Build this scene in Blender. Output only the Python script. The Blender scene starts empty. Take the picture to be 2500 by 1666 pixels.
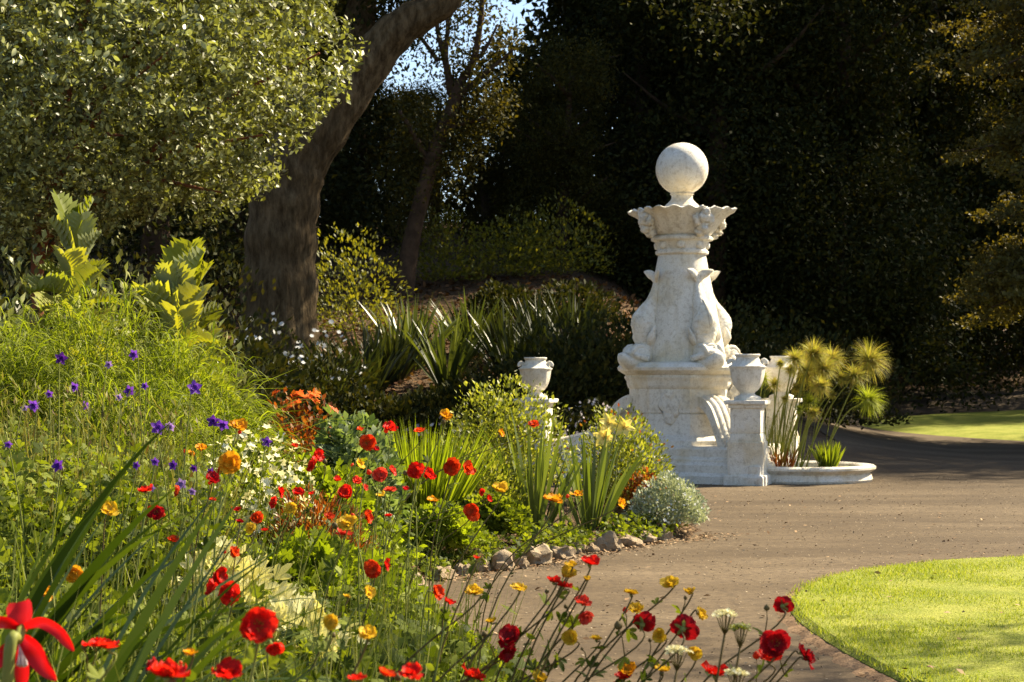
import bpy, bmesh, math, random
import numpy as np
from mathutils import Vector, Matrix

random.seed(7)
rnd = random.Random(7)
rng = np.random.default_rng(7)
PI = math.pi
scene = bpy.context.scene
COL = scene.collection

# ------------------------------------------------------------ camera
F, HZ, CH = 4167.0, 925.0, 1.0            # focal length in photo pixels, horizon row, camera height
cam_d = bpy.data.cameras.new('camera')
cam = bpy.data.objects.new('camera', cam_d)
COL.objects.link(cam)
cam.location = (0, 0, CH)
cam.rotation_euler = (PI / 2, 0, 0)
cam_d.sensor_width = 36
cam_d.lens = 60
cam_d.shift_y = 92 / 2500
cam_d.clip_start = 0.05
cam_d.clip_end = 2000
cam_d.dof.use_dof = True
cam_d.dof.focus_distance = 6.5
cam_d.dof.aperture_fstop = 14.0
scene.camera = cam

# ------------------------------------------------------------ sky, sun, exposure
SUN_EL, SUN_AZ = math.radians(41), math.atan2(0.86, 0.51)
SDIR = Vector((math.sin(SUN_AZ) * math.cos(SUN_EL), math.cos(SUN_AZ) * math.cos(SUN_EL), math.sin(SUN_EL)))
world = bpy.data.worlds.new('World')
scene.world = world
world.use_nodes = True
wn = world.node_tree.nodes
sky = wn.new('ShaderNodeTexSky')
sky.sky_type = 'NISHITA'
sky.sun_disc = False
sky.sun_elevation = SUN_EL
sky.sun_rotation = SUN_AZ
wn['Background'].inputs['Strength'].default_value = 0.068
world.node_tree.links.new(sky.outputs['Color'], wn['Background'].inputs['Color'])
sun_d = bpy.data.lights.new('sun', 'SUN')
sun_d.energy = 5.0
sun_d.angle = math.radians(0.53)
sun_d.color = (1.0, 0.87, 0.63)
sun = bpy.data.objects.new('sun', sun_d)
COL.objects.link(sun)
sun.rotation_euler = SDIR.to_track_quat('Z', 'Y').to_euler()
scene.view_settings.view_transform = 'Standard'
scene.view_settings.look = 'None'
scene.view_settings.exposure = 1.75
scene.view_settings.gamma = 1.0
scene.view_settings.use_curve_mapping = False
scene.render.engine = 'CYCLES'
scene.cycles.use_denoising = True
scene.cycles.max_bounces = 8
scene.cycles.transparent_max_bounces = 4


def P(u, v, y):
    """photo pixel (2500 x 1666) at depth y -> world point"""
    return Vector(((u - 1250) / F * y, y, CH + (HZ - v) / F * y))


# ------------------------------------------------------------ objects
def link(o, parent=None):
    COL.objects.link(o)
    if parent is not None:
        o.parent = parent
    return o


def mesh(name, V, Fc, mats=None, smooth=True):
    V = np.asarray(V, dtype=np.float32).reshape(-1, 3)
    me = bpy.data.meshes.new(name)
    if isinstance(Fc, np.ndarray):
        k = Fc.shape[1]
        n = Fc.shape[0]
        me.vertices.add(len(V))
        me.vertices.foreach_set('co', V.ravel())
        me.loops.add(n * k)
        me.loops.foreach_set('vertex_index', Fc.astype(np.int32).ravel())
        me.polygons.add(n)
        me.polygons.foreach_set('loop_start', np.arange(0, n * k, k, dtype=np.int32))
        me.update(calc_edges=True)
    else:
        me.from_pydata(V.tolist(), [], [tuple(int(i) for i in f) for f in Fc])
        me.update()
    if smooth:
        me.polygons.foreach_set('use_smooth', np.ones(len(me.polygons), dtype=bool))
    for m in (mats if isinstance(mats, (list, tuple)) else [mats]):
        if m is not None:
            me.materials.append(m)
    return me


def ob(name, me, parent=None, loc=None, mat=None):
    o = bpy.data.objects.new(name, me)
    if loc is not None:
        o.location = loc
    if mat is not None:
        o.matrix_local = mat
    return link(o, parent)


def tag(o, label=None, cat=None, group=None, kind=None):
    if label:
        o['label'] = label
    if cat:
        o['category'] = cat
    if group:
        o['group'] = group
    if kind:
        o['kind'] = kind
    return o


def thing(name, loc, label, cat, group=None):
    e = bpy.data.objects.new(name, None)
    e.empty_display_size = 0.1
    e.location = loc
    link(e)
    return tag(e, label, cat, group)


class Acc:
    """collects shapes for one mesh"""
    def __init__(self):
        self.v = []
        self.f = []

    def add(self, V, Fc, M=None):
        b = len(self.v)
        if M is not None:
            V = [tuple(M @ Vector(p)) for p in V]
        self.v.extend([tuple(p) for p in V])
        self.f.extend([tuple(int(i) + b for i in f) for f in Fc])
        return self

    def mesh(self, name, mat, smooth=True):
        return mesh(name, self.v, self.f, mat, smooth)


def lathe(profile, n=32, phase=0.0, mod=None):
    V, Fc = [], []
    for (r, z) in profile:
        for i in range(n):
            a = phase + 2 * PI * i / n
            rr, zz = (r, z) if mod is None else mod(a, r, z)
            V.append((rr * math.sin(a), -rr * math.cos(a), zz))
    m = len(profile)
    for j in range(m - 1):
        for i in range(n):
            a, b = j * n + i, j * n + (i + 1) % n
            Fc.append((a, b, b + n, a + n))
    Fc.append(tuple(range(n - 1, -1, -1)))
    Fc.append(tuple(range((m - 1) * n, m * n)))
    return V, Fc


def tube(pts, radii, n=8, flat=1.0, ref=Vector((0, 0, 1)), cap=True):
    pts = [Vector(p) for p in pts]
    V, Fc = [], []
    m = len(pts)
    for i, p in enumerate(pts):
        d = (pts[min(i + 1, m - 1)] - pts[max(i - 1, 0)]).normalized()
        x = d.cross(ref)
        if x.length < 1e-4:
            x = d.cross(Vector((1, 0, 0)))
        x.normalize()
        y = x.cross(d).normalized()
        for k in range(n):
            a = 2 * PI * k / n
            V.append(tuple(p + x * (math.cos(a) * radii[i] * flat) + y * (math.sin(a) * radii[i])))
    for j in range(m - 1):
        for k in range(n):
            a, b = j * n + k, j * n + (k + 1) % n
            Fc.append((a, b, b + n, a + n))
    if cap:
        Fc.append(tuple(range(n - 1, -1, -1)))
        Fc.append(tuple(range((m - 1) * n, m * n)))
    return V, Fc


def spline(pts, n=8):
    """Catmull-Rom through the points"""
    pts = [np.array(p, dtype=float) for p in pts]
    q = [2 * pts[0] - pts[1]] + pts + [2 * pts[-1] - pts[-2]]
    out = []
    for i in range(1, len(q) - 2):
        for k in range(n):
            t = k / n
            a, b, c, d = q[i - 1], q[i], q[i + 1], q[i + 2]
            out.append(0.5 * (2 * b + (c - a) * t + (2 * a - 5 * b + 4 * c - d) * t * t + (3 * b - a - 3 * c + d) * t ** 3))
    out.append(pts[-1])
    return out


def bevel_box(sx, sy, z0, z1, b=0.01, taper=1.0):
    bm = bmesh.new()
    bmesh.ops.create_cube(bm, size=1)
    for v in bm.verts:
        t = taper if v.co.z > 0 else 1.0
        v.co = (v.co.x * sx * t, v.co.y * sy * t, z0 + (v.co.z + 0.5) * (z1 - z0))
    bmesh.ops.bevel(bm, geom=list(bm.edges), offset=b, segments=2, affect='EDGES', profile=0.6)
    V = [tuple(v.co) for v in bm.verts]
    bm.verts.index_update()
    Fc = [tuple(v.index for v in f.verts) for f in bm.faces]
    bm.free()
    return V, Fc


def rock(seed, sub=2, amp=0.18, freq=2.2):
    from mathutils import noise
    bm = bmesh.new()
    bmesh.ops.create_icosphere(bm, subdivisions=sub, radius=1)
    o = Vector((seed * 3.7, seed * 1.3, seed * 2.1))
    for v in bm.verts:
        d = v.co.normalized()
        v.co = d * (1 + amp * 1.6 * noise.noise(d * freq * 0.6 + o) + amp * noise.noise(d * freq * 1.9 + o))
    V = [tuple(v.co) for v in bm.verts]
    bm.verts.index_update()
    Fc = [tuple(v.index for v in f.verts) for f in bm.faces]
    bm.free()
    return V, Fc


# ------------------------------------------------------------ vectorised foliage
def unit(a):
    return a / np.maximum(np.linalg.norm(a, axis=-1, keepdims=True), 1e-9)


def place(tV, tF, pos, d, nrm, size, wid=None):
    """copies of a template leaf: +Y = direction d, +Z = normal nrm"""
    pos = np.asarray(pos, float)
    y = unit(np.asarray(d, float))
    x = unit(np.cross(y, nrm))
    z = np.cross(x, y)
    s = np.broadcast_to(np.asarray(size, float), (len(pos),))[:, None, None]
    w = s if wid is None else np.broadcast_to(np.asarray(wid, float), (len(pos),))[:, None, None]
    tV = np.asarray(tV, float)
    V = pos[:, None, :] + x[:, None, :] * (tV[None, :, 0:1] * w) + y[:, None, :] * (tV[None, :, 1:2] * s) + z[:, None, :] * (tV[None, :, 2:3] * s)
    Fc = (np.asarray(tF)[None] + (np.arange(len(pos)) * len(tV))[:, None, None]).reshape(-1, np.asarray(tF).shape[1])
    return V.reshape(-1, 3), Fc


def joinVF(parts):
    V, Fc, b = [], [], 0
    for v, f in parts:
        V.append(v)
        Fc.append(f + b)
        b += len(v)
    return np.concatenate(V), np.concatenate(Fc)


OVAL = (np.array([(0, 0, 0), (-.26, .32, .05), (0, .34, 0), (.26, .32, .05), (-.25, .68, .04), (0, .7, -.02), (.25, .68, .04), (0, 1, -.06)]),
        np.array([(0, 3, 2), (0, 2, 1), (1, 2, 5), (1, 5, 4), (2, 3, 6), (2, 6, 5), (4, 5, 7), (5, 6, 7)]))
RHOMB = (np.array([(0, 0, 0), (.27, .5, .06), (0, 1, 0), (-.27, .5, .06)]), np.array([(0, 1, 2, 3)]))


def lobed(nl=3, spread=1.0, w=.2):
    """leaf of several lobes on a short stalk"""
    V, T = [(0, 0, 0)], []
    for i in range(nl):
        a = (i - (nl - 1) / 2) * spread
        L = 1 - .18 * abs(i - (nl - 1) / 2)
        c, s = math.cos(a), math.sin(a)
        b = len(V)
        for (x, y, z) in ((-w, .52, .05), (0, .5, -.02), (w, .52, .05), (-w * .75, .82, .02), (w * .75, .82, .02), (0, 1.0, -.07)):
            x, y = x * L, y * L
            V.append((x * c + y * s, .12 + y * c - x * s, z))
        T += [(0, b + 2, b + 1), (0, b + 1, b), (b, b + 1, b + 3), (b + 1, b + 2, b + 4), (b + 3, b + 1, b + 5), (b + 1, b + 4, b + 5)]
    return np.array(V), np.array(T)


def lobed_lite(nl, spread, w):
    V, T = [(0, 0, 0)], []
    for i in range(nl):
        a = (i - (nl - 1) / 2) * spread
        L = 1 - .18 * abs(i - (nl - 1) / 2)
        c, s = math.cos(a), math.sin(a)
        b = len(V)
        for (x, y, z) in ((-w * 1.15, .66, .06), (w * 1.15, .66, .06), (0, 1.0, -.07)):
            x, y = x * L, y * L
            V.append((x * c + y * s, .12 + y * c - x * s, z))
        T += [(0, b + 1, b), (b, b + 1, b + 2)]
    return np.array(V), np.array(T)


LITE3, LITE5 = lobed_lite(3, .85, .22), lobed_lite(5, .62, .17)
FOLD = (np.array([(0, 0, 0), (.27, .52, .07), (0, .55, 0), (-.27, .52, .07), (0, 1, -.04)]), np.array([(0, 1, 2), (0, 2, 3), (3, 2, 4), (2, 1, 4)]))
LOBE3, LOBE5 = lobed(3, .85, .22), lobed(5, .62, .17)


def ribbons(base, d, length, width, droop=.5, seg=5, fold=.0, tip=.02, twist=None):
    """curved blades: start at base, leave along d, sag under their weight"""
    base = np.asarray(base, float)
    n = len(base)
    d = unit(np.asarray(d, float))
    L = np.broadcast_to(np.asarray(length, float), (n,))[:, None]
    W = np.broadcast_to(np.asarray(width, float), (n,))[:, None]
    D = np.broadcast_to(np.asarray(droop, float), (n,))[:, None]
    side = unit(np.cross(d, np.array([0, 0, 1.0])) + rng.normal(0, .25, (n, 3)))
    rows = []
    p = base.copy()
    cur = d.copy()
    for i in range(seg + 1):
        t = i / seg
        w = W * (min(1, .55 + 1.6 * t) if t < .3 else 1.0) * (1 - max(0, (t - .45) / .55) ** 1.6) + W * tip
        s = unit(side - cur * np.sum(side * cur, 1, keepdims=True))
        rows.append((p - s * w * .5, p + s * w * .5))
        p = p + cur * (L / seg)
        cur = unit(cur + np.array([0, 0, -1.0]) * D * (.35 + t) / seg * 2)
    V = np.stack([q for r in rows for q in r], 1)
    k = 2 * (seg + 1)
    f = np.array([(2 * i, 2 * i + 1, 2 * i + 3, 2 * i + 2) for i in range(seg)])
    Fc = (f[None] + (np.arange(n) * k)[:, None, None]).reshape(-1, 4)
    return V.reshape(-1, 3), Fc


def rand_dir(n, up=0.0):
    d = unit(rng.normal(size=(n, 3)))
    d[:, 2] += up
    return unit(d)


# ------------------------------------------------------------ materials
def mat_new(name):
    m = bpy.data.materials.new(name)
    m.use_nodes = True
    nt = m.node_tree
    return m, nt, nt.nodes['Principled BSDF'], nt.nodes['Material Output']


def ramp(nt, fac, stops):
    r = nt.nodes.new('ShaderNodeValToRGB')
    e = r.color_ramp.elements
    while len(e) < len(stops):
        e.new(0.5)
    for i, (p, c) in enumerate(stops):
        e[i].position = p
        e[i].color = (c[0], c[1], c[2], 1)
    nt.links.new(fac, r.inputs['Fac'])
    return r.outputs['Color']


def noise(nt, scale, detail=4, vec=None, rough=.55):
    t = nt.nodes.new('ShaderNodeTexNoise')
    t.inputs['Scale'].default_value = scale
    t.inputs['Detail'].default_value = detail
    t.inputs['Roughness'].default_value = rough
    if vec is not None:
        nt.links.new(vec, t.inputs['Vector'])
    return t.outputs['Fac']


def mixc(nt, fac, a, b, blend='MIX'):
    m = nt.nodes.new('ShaderNodeMix')
    m.data_type = 'RGBA'
    m.blend_type = blend
    for sock, val in ((m.inputs[0], fac), (m.inputs[6], a), (m.inputs[7], b)):
        if hasattr(val, 'is_linked'):
            nt.links.new(val, sock)
        elif isinstance(val, (int, float)):
            sock.default_value = val
        else:
            sock.default_value = (val[0], val[1], val[2], 1)
    return m.outputs[2]


def wpos(nt):
    return nt.nodes.new('ShaderNodeNewGeometry').outputs['Position']


def bump(nt, bsdf, h, strength=.4, dist=.01):
    b = nt.nodes.new('ShaderNodeBump')
    b.inputs['Strength'].default_value = strength
    b.inputs['Distance'].default_value = dist
    nt.links.new(h, b.inputs['Height'])
    nt.links.new(b.outputs['Normal'], bsdf.inputs['Normal'])


def leaf_mat(name, cols, transl=.38, rough=.5, spec=.35, warm=(1.5, 1.45, .45), by_object=False):
    m, nt, bs, out = mat_new(name)
    if by_object:
        fac = nt.nodes.new('ShaderNodeObjectInfo').outputs['Random']
    else:
        fac = nt.nodes.new('ShaderNodeNewGeometry').outputs['Random Per Island']
    n = len(cols)
    col = ramp(nt, fac, [(i / max(1, n - 1), c) for i, c in enumerate(cols)])
    nt.links.new(col, bs.inputs['Base Color'])
    bs.inputs['Roughness'].default_value = rough
    bs.inputs['Specular IOR Level'].default_value = spec
    tr = nt.nodes.new('ShaderNodeBsdfTranslucent')
    nt.links.new(mixc(nt, 1.0, col, warm, 'MULTIPLY'), tr.inputs['Color'])
    mx = nt.nodes.new('ShaderNodeMixShader')
    mx.inputs[0].default_value = transl
    nt.links.new(bs.outputs[0], mx.inputs[1])
    nt.links.new(tr.outputs[0], mx.inputs[2])
    nt.links.new(mx.outputs[0], out.inputs['Surface'])
    return m


def solid_mat(name, c1, c2=None, scale=8, rough=.8, spec=.2, bmp=.0, bdist=.01):
    m, nt, bs, out = mat_new(name)
    p = wpos(nt)
    f = noise(nt, scale, 5, p)
    nt.links.new(ramp(nt, f, [(.35, c1), (.68, c2 or c1)]), bs.inputs['Base Color'])
    bs.inputs['Roughness'].default_value = rough
    bs.inputs['Specular IOR Level'].default_value = spec
    if bmp:
        bump(nt, bs, noise(nt, scale * 4, 4, p), bmp, bdist)
    return m


def stone_mat(name, base, stain, dark, scale=3.0):
    m, nt, bs, out = mat_new(name)
    p = wpos(nt)
    big = noise(nt, scale, 6, p, .62)
    mid = noise(nt, scale * 4.5, 5, p, .65)
    fine = noise(nt, 120, 3, p, .7)
    c = mixc(nt, ramp(nt, big, [(.47, (0, 0, 0)), (.66, (.75, .75, .75))]), base, stain)
    c = mixc(nt, ramp(nt, mid, [(.55, (0, 0, 0)), (.78, (.75, .75, .75))]), c, dark)
    pit = noise(nt, 34, 5, p, .8)
    mp = nt.nodes.new('ShaderNodeMapping')
    mp.inputs['Scale'].default_value = (1.0, 1.0, .16)
    nt.links.new(p, mp.inputs['Vector'])
    streak = noise(nt, 11, 6, mp.outputs[0], .7)
    c = mixc(nt, ramp(nt, streak, [(.54, (0, 0, 0)), (.72, (.55, .55, .55))]), c, (stain[0] * .6, stain[1] * .58, stain[2] * .6))
    c = mixc(nt, ramp(nt, pit, [(.34, (.55, .55, .55)), (.47, (0, 0, 0))]), c, dark)
    c = mixc(nt, ramp(nt, fine, [(.35, (.38, .38, .38)), (.62, (0, 0, 0))]), c, (base[0] * .55, base[1] * .53, base[2] * .5))
    nt.links.new(c, bs.inputs['Base Color'])
    bs.inputs['Roughness'].default_value = .85
    bs.inputs['Specular IOR Level'].default_value = .15
    h = mixc(nt, .45, pit, fine)
    bump(nt, bs, h, .9, .02)
    return m


M = {}
M['stone'] = stone_mat('weathered_white_stone', (.88, .84, .75), (.70, .58, .36), (.34, .27, .17))
M['stone_grey'] = stone_mat('weathered_grey_stone', (.72, .70, .66), (.55, .48, .36), (.36, .33, .28), 2.2)
M['rock'] = stone_mat('edging_rock', (.36, .275, .18), (.22, .14, .07), (.12, .09, .055), 9)
M['bark_big'] = solid_mat('bark_big', (.085, .050, .026), (.19, .125, .07), 6, .95, .1, 1.0, .06)


def bark_mat(name, c1, c2, c3):
    m, nt, bs, out = mat_new(name)
    mp = nt.nodes.new('ShaderNodeMapping')
    mp.inputs['Scale'].default_value = (1.0, 1.0, .28)
    nt.links.new(wpos(nt), mp.inputs['Vector'])
    f = noise(nt, 13, 7, mp.outputs[0], .72)
    g = noise(nt, 1.6, 4, mp.outputs[0])
    c = mixc(nt, ramp(nt, g, [(.4, (0, 0, 0)), (.65, (1, 1, 1))]), ramp(nt, f, [(.36, c1), (.5, c2), (.66, c3)]), ramp(nt, f, [(.36, c1), (.58, c2), (.75, c3)]))
    nt.links.new(c, bs.inputs['Base Color'])
    bs.inputs['Roughness'].default_value = .95
    bs.inputs['Specular IOR Level'].default_value = .1
    bump(nt, bs, f, .9, .06)
    return m


M['bark_big'] = bark_mat('bark_big', (.034, .022, .010), (.095, .066, .034), (.17, .125, .072))
M['bark'] = solid_mat('bark', (.045, .03, .02), (.09, .058, .036), 7, .95, .1, .6, .02)
M['bark_red'] = solid_mat('bark_red', (.14, .05, .025), (.22, .09, .045), 9, .95, .1, .5, .02)
M['soil'] = solid_mat('soil', (.045, .028, .016), (.15, .095, .052), 14, .95, .1, .9, .03)
M['chip'] = leaf_mat('bark_chip', [(.10, .055, .028), (.24, .15, .08), (.38, .27, .16)], .0, .9, .1)
M['water'] = solid_mat('pond_water', (.03, .035, .02), (.05, .05, .03), 3, .06, .5)


def asphalt():
    m, nt, bs, out = mat_new('brown_asphalt')
    p = wpos(nt)
    mp = nt.nodes.new('ShaderNodeMapping')
    mp.inputs['Scale'].default_value = (.35, 1.0, 1.0)
    nt.links.new(p, mp.inputs['Vector'])
    big = noise(nt, .9, 6, mp.outputs[0], .68)
    fine = noise(nt, 26, 6, p, .85)
    c = ramp(nt, big, [(.30, (.048, .032, .018)), (.5, (.090, .063, .036)), (.70, (.150, .110, .068))])
    c = mixc(nt, ramp(nt, fine, [(.38, (.8, .8, .8)), (.52, (0, 0, 0))]), c, (.05, .036, .024))
    c = mixc(nt, ramp(nt, fine, [(.58, (0, 0, 0)), (.72, (.6, .6, .6))]), c, (.25, .19, .12))
    nt.links.new(c, bs.inputs['Base Color'])
    bs.inputs['Roughness'].default_value = .9
    bs.inputs['Specular IOR Level'].default_value = .15
    bump(nt, bs, fine, .5, .006)
    return m


def lawn():
    m, nt, bs, out = mat_new('lawn_turf')
    p = wpos(nt)
    f = noise(nt, 60, 4, p, .7)
    g = ramp(nt, noise(nt, 2.6, 6, p, .7), [(.36, (0, 0, 0)), (.62, (1, 1, 1))])
    c = mixc(nt, g, ramp(nt, f, [(.3, (.08, .10, .008)), (.7, (.22, .26, .02))]), ramp(nt, f, [(.3, (.15, .16, .015)), (.7, (.36, .36, .07))]))
    nt.links.new(c, bs.inputs['Base Color'])
    bs.inputs['Roughness'].default_value = .85
    bs.inputs['Specular IOR Level'].default_value = .15
    bump(nt, bs, f, .8, .02)
    return m


M['path'] = asphalt()
M['lawn'] = lawn()
M['grass'] = leaf_mat('grass_blade', [(.14, .19, .012), (.22, .27, .02), (.30, .33, .05), (.36, .36, .09)], .35, .6, .2)

# ------------------------------------------------------------ ground
LH = ([-50, 18.0, 20.0, 22.0, 26.0, 30.0, 40.0, 60.0, 400], [0, 0, .45, .9, 1.75, 2.75, 4.4, 6.5, 6.5])
RH = ([-50, 22.0, 35.0, 45.0, 60.0, 400], [0, 0, .28, 1.2, 3.0, 3.0])


def sst(t):
    t = np.clip(t, 0, 1)
    return t * t * (3 - 2 * t)


def H(x, y):
    x, y = np.asarray(x, float), np.asarray(y, float)
    k = sst((x - .8) / 5.2)
    return (1 - k) * np.interp(y, *LH) + k * np.interp(y, *RH)


BED = [(1.6, -1.5), (1.1, 1.0), (.75, 2.2), (.45, 3.2), (.1, 4.5), (-.25, 6), (-.52, 7.3), (-.48, 8.05), (-.27, 8.6), (.11, 9.06),
       (.5, 9.85), (.87, 10.3), (1.15, 10.65), (1.27, 11.1), (1.1, 12), (.9, 13.2), (.5, 14.3), (-.1, 15.4), (-.8, 16.6), (-1.6, 17.8), (-9, 17.8), (-9, -1.5)]


def bed_dist(x, y):
    """distance to the bed edge, positive inside"""
    x, y = np.atleast_1d(np.asarray(x, float)), np.atleast_1d(np.asarray(y, float))
    best = np.full(x.shape, 1e9)
    inside = np.zeros(x.shape, bool)
    n = len(BED)
    for i in range(n):
        (x1, y1), (x2, y2) = BED[i], BED[(i + 1) % n]
        t = np.clip(((x - x1) * (x2 - x1) + (y - y1) * (y2 - y1)) / ((x2 - x1) ** 2 + (y2 - y1) ** 2), 0, 1)
        best = np.minimum(best, np.hypot(x - x1 - t * (x2 - x1), y - y1 - t * (y2 - y1)))
        c = ((y1 > y) != (y2 > y)) & (x < (x2 - x1) * (y - y1) / (y2 - y1 + 1e-12) + x1)
        inside ^= c
    return np.where(inside, best, -best)


def BZ(x, y):
    """top of the soil in the bed"""
    d = bed_dist(x, y)
    return H(x, y) + .09 * sst(d / .18) + .20 * sst(d / 1.8) - .06 * (d < 0)


def bz(x, y):
    return float(BZ(x, y)[0])


def grid(xs, ys, fz):
    X, Y = np.meshgrid(xs, ys)
    Z = fz(X.ravel(), Y.ravel())
    V = np.stack([X.ravel(), Y.ravel(), Z], 1)
    nx, ny = len(xs), len(ys)
    i, j = np.meshgrid(np.arange(nx - 1), np.arange(ny - 1))
    a = (j * nx + i).ravel()
    return V, np.stack([a, a + 1, a + nx + 1, a + nx], 1)


gx = np.unique(np.concatenate([np.linspace(-300, -30, 10), np.arange(-30, 30.1, 1.0), np.linspace(30, 300, 10)]))
gy = np.unique(np.concatenate([[-60, -30, -10], np.arange(-4, 62.1, 1.0), np.linspace(62, 500, 10)]))
V, Fc = grid(gx, gy, lambda x, y: H(x, y))
tag(ob('ground', mesh('ground', V, Fc, M['soil'])), kind='structure')
px_ = gx[(gx >= -2) & (gx <= 26)]
py_ = gy[(gy >= -4) & (gy <= 40)]
V, Fc = grid(px_, py_, lambda x, y: H(x, y) + .012)
keep = []
for f in Fc:                                # the path leaves the planted slope on the left free
    c = V[f].mean(0)
    if not (c[0] < 4.2 and c[1] > 19.2 + max(0, c[0] - 1) * .9):
        keep.append(f)
tag(ob('path', mesh('path', V, np.array(keep), M['path'])), kind='structure')
V, Fc = grid(np.arange(-9.3, 2.01, .12), np.arange(-1.8, 18.3, .15), lambda x, y: BZ(x, y) + rng.normal(0, .008, x.shape) * (bed_dist(x, y) > .05))
tag(ob('garden_bed', mesh('garden_bed', V, Fc, M['soil'])), kind='structure')

# lawns
_ = [(2.98 * 1.12, 11.0), (3.98, 11.06), (2.89, 10.55), (2.33, 10.13), (1.94, 9.5), (1.74, 8.91), (1.67, 8.32), (1.685, 7.69), (1.735, 7.09), (1.78, 6.79)]
edge = [(9.0, 9.7), (5.5, 9.55), (2.75, 9.16), (1.99, 8.74), (1.61, 8.38), (1.34, 7.86), (1.20, 7.375), (1.149, 6.89), (1.16, 6.36), (1.197, 5.87), (1.26, 5.4), (1.42, 4.8), (1.8, 4.0), (2.6, 3.3), (9.0, 3.0)]
edge = [tuple(p) for p in spline(edge, 14)]


def slab(pts, z0, z1, cx=None):
    n = len(pts)
    V = [(x, y, z0) for x, y in pts] + [(x, y, z1 - .02) for x, y in pts]
    cxy = (sum(p[0] for p in pts) / n, sum(p[1] for p in pts) / n)
    ins = []
    for x, y in pts:
        d = Vector((cxy[0] - x, cxy[1] - y)).normalized() * .03
        ins.append((x + d.x, y + d.y, z1))
    V += ins
    Fc = [(i, (i + 1) % n, n + (i + 1) % n, n + i) for i in range(n)]
    Fc += [(n + i, n + (i + 1) % n, 2 * n + (i + 1) % n, 2 * n + i) for i in range(n)]
    Fc.append(tuple(range(2 * n, 3 * n)))
    return V, Fc


V, Fc = slab(edge, .0, .05)
lawn_o = tag(ob('lawn', mesh('lawn', V, Fc, M['lawn'], False)), kind='structure')
# reddish soil strip along the cut edge of the lawn
strip = [p for p in edge if p[0] < 3.2]
Vs, Fs = [], []
for i, (x, y) in enumerate(strip):
    a = strip[max(0, i - 1)]
    b = strip[min(len(strip) - 1, i + 1)]
    t = Vector((b[0] - a[0], b[1] - a[1])).normalized()
    nrm = Vector((t.y, -t.x))
    if nrm.x > 0:
        nrm = -nrm
    w = .075 + .014 * math.sin(i * .9) + rnd.uniform(-.012, .012)
    Vs += [(x - nrm.x * .02, y - nrm.y * .02, .03), (x + nrm.x * w * .5, y + nrm.y * w * .5, .022 + rnd.uniform(-.003, .003)), (x + nrm.x * w, y + nrm.y * w, .004)]
    if i:
        k = 3 * i
        Fs += [(k - 3, k - 2, k + 1, k), (k - 2, k - 1, k + 2, k + 1)]
M['edge_soil'] = solid_mat('edge_soil', (.14, .085, .048), (.24, .155, .09), 20, .95, .1, .6, .01)
tag(ob('lawn_edge_strip', mesh('lawn_edge_strip', Vs, Fs, M['edge_soil'])), kind='structure')
# far lawn
Vs, Fs = [], []
NR, NA = 10, 48
for j in range(NR + 1):
    for i in range(NA):
        a = 2 * PI * i / NA
        r = j / NR
        x, y = 13.4 + 7.4 * r * math.cos(a), 29.3 + 6.9 * r * math.sin(a)
        Vs.append((x, y, float(H(x, y)) + (.07 if j < NR else .005)))
for j in range(NR):
    for i in range(NA):
        a, b = j * NA + i, j * NA + (i + 1) % NA
        Fs.append((a, b, b + NA, a + NA))
tag(ob('lawn', mesh('far_lawn', Vs, Fs, M['lawn'])), kind='structure')

# grass blades on the near lawn
n = 70000
gp = np.stack([rng.uniform(1.05, 3.2, n), rng.uniform(4.8, 9.6, n)], 1)
E = np.array(edge)


def in_poly(p, poly):
    ins = np.zeros(len(p), bool)
    m = len(poly)
    for i in range(m):
        (x1, y1), (x2, y2) = poly[i], poly[(i + 1) % m]
        ins ^= ((y1 > p[:, 1]) != (y2 > p[:, 1])) & (p[:, 0] < (x2 - x1) * (p[:, 1] - y1) / (y2 - y1 + 1e-12) + x1)
    return ins


gp = gp[in_poly(gp, edge)]
gp = gp[np.abs(gp[:, 0] / gp[:, 1]) < .33] + rng.normal(0, .018, (int((np.abs(gp[:, 0] / gp[:, 1]) < .33).sum()), 2))
n = len(gp)
d = rng.normal(0, .55, (n, 3))
d[:, 2] = 1
TRI = (np.array([(-.5, 0, 0), (.5, 0, 0), (0, 1, .15)]), np.array([(0, 1, 2)]))
V, Fc = place(*TRI, np.column_stack([gp, np.full(n, .045)]), d, rand_dir(n), rng.uniform(.010, .026, n) * (1 + .6 * np.sin(gp[:, 0] * 5.1 + 1.3 * np.sin(gp[:, 1] * 3.3)) * np.sin(gp[:, 1] * 4.3)), rng.uniform(.003, .006, n))
g = ob('lawn_grass', mesh('lawn_grass', V, Fc, M['grass']))
tag(g, 'short yellow-green mown grass of the near lawn', 'grass', kind='stuff')

# ------------------------------------------------------------ fountain
FX, FY = 1.683, 16.9
SC = 1 / 246.6                                # metres per photo pixel at the fountain axis


def Zf(v):
    return 1 + (925 - v) * SC


fo = thing('fountain', (FX, FY, 0), 'tall weathered white stone fountain topped by a ball, with low basin beside the path', 'fountain')
ST = M['stone']


def fpart(name, VF, parent=fo, mat=ST, smooth=True, loc=None):
    me = mesh(name, VF[0], VF[1], mat, smooth)
    o = ob(name, me, parent, loc)
    if smooth:
        me.set_sharp_from_angle(angle=math.radians(38))
    return o


OCT = math.radians(2.5)
DIAG = [math.radians(a) for a in (25, -65, 115, -155)]
MAIN = [math.radians(a) for a in (-20, 70, 160, -110)]


def dirv(a):
    return Vector((math.sin(a), -math.cos(a), 0))


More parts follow.
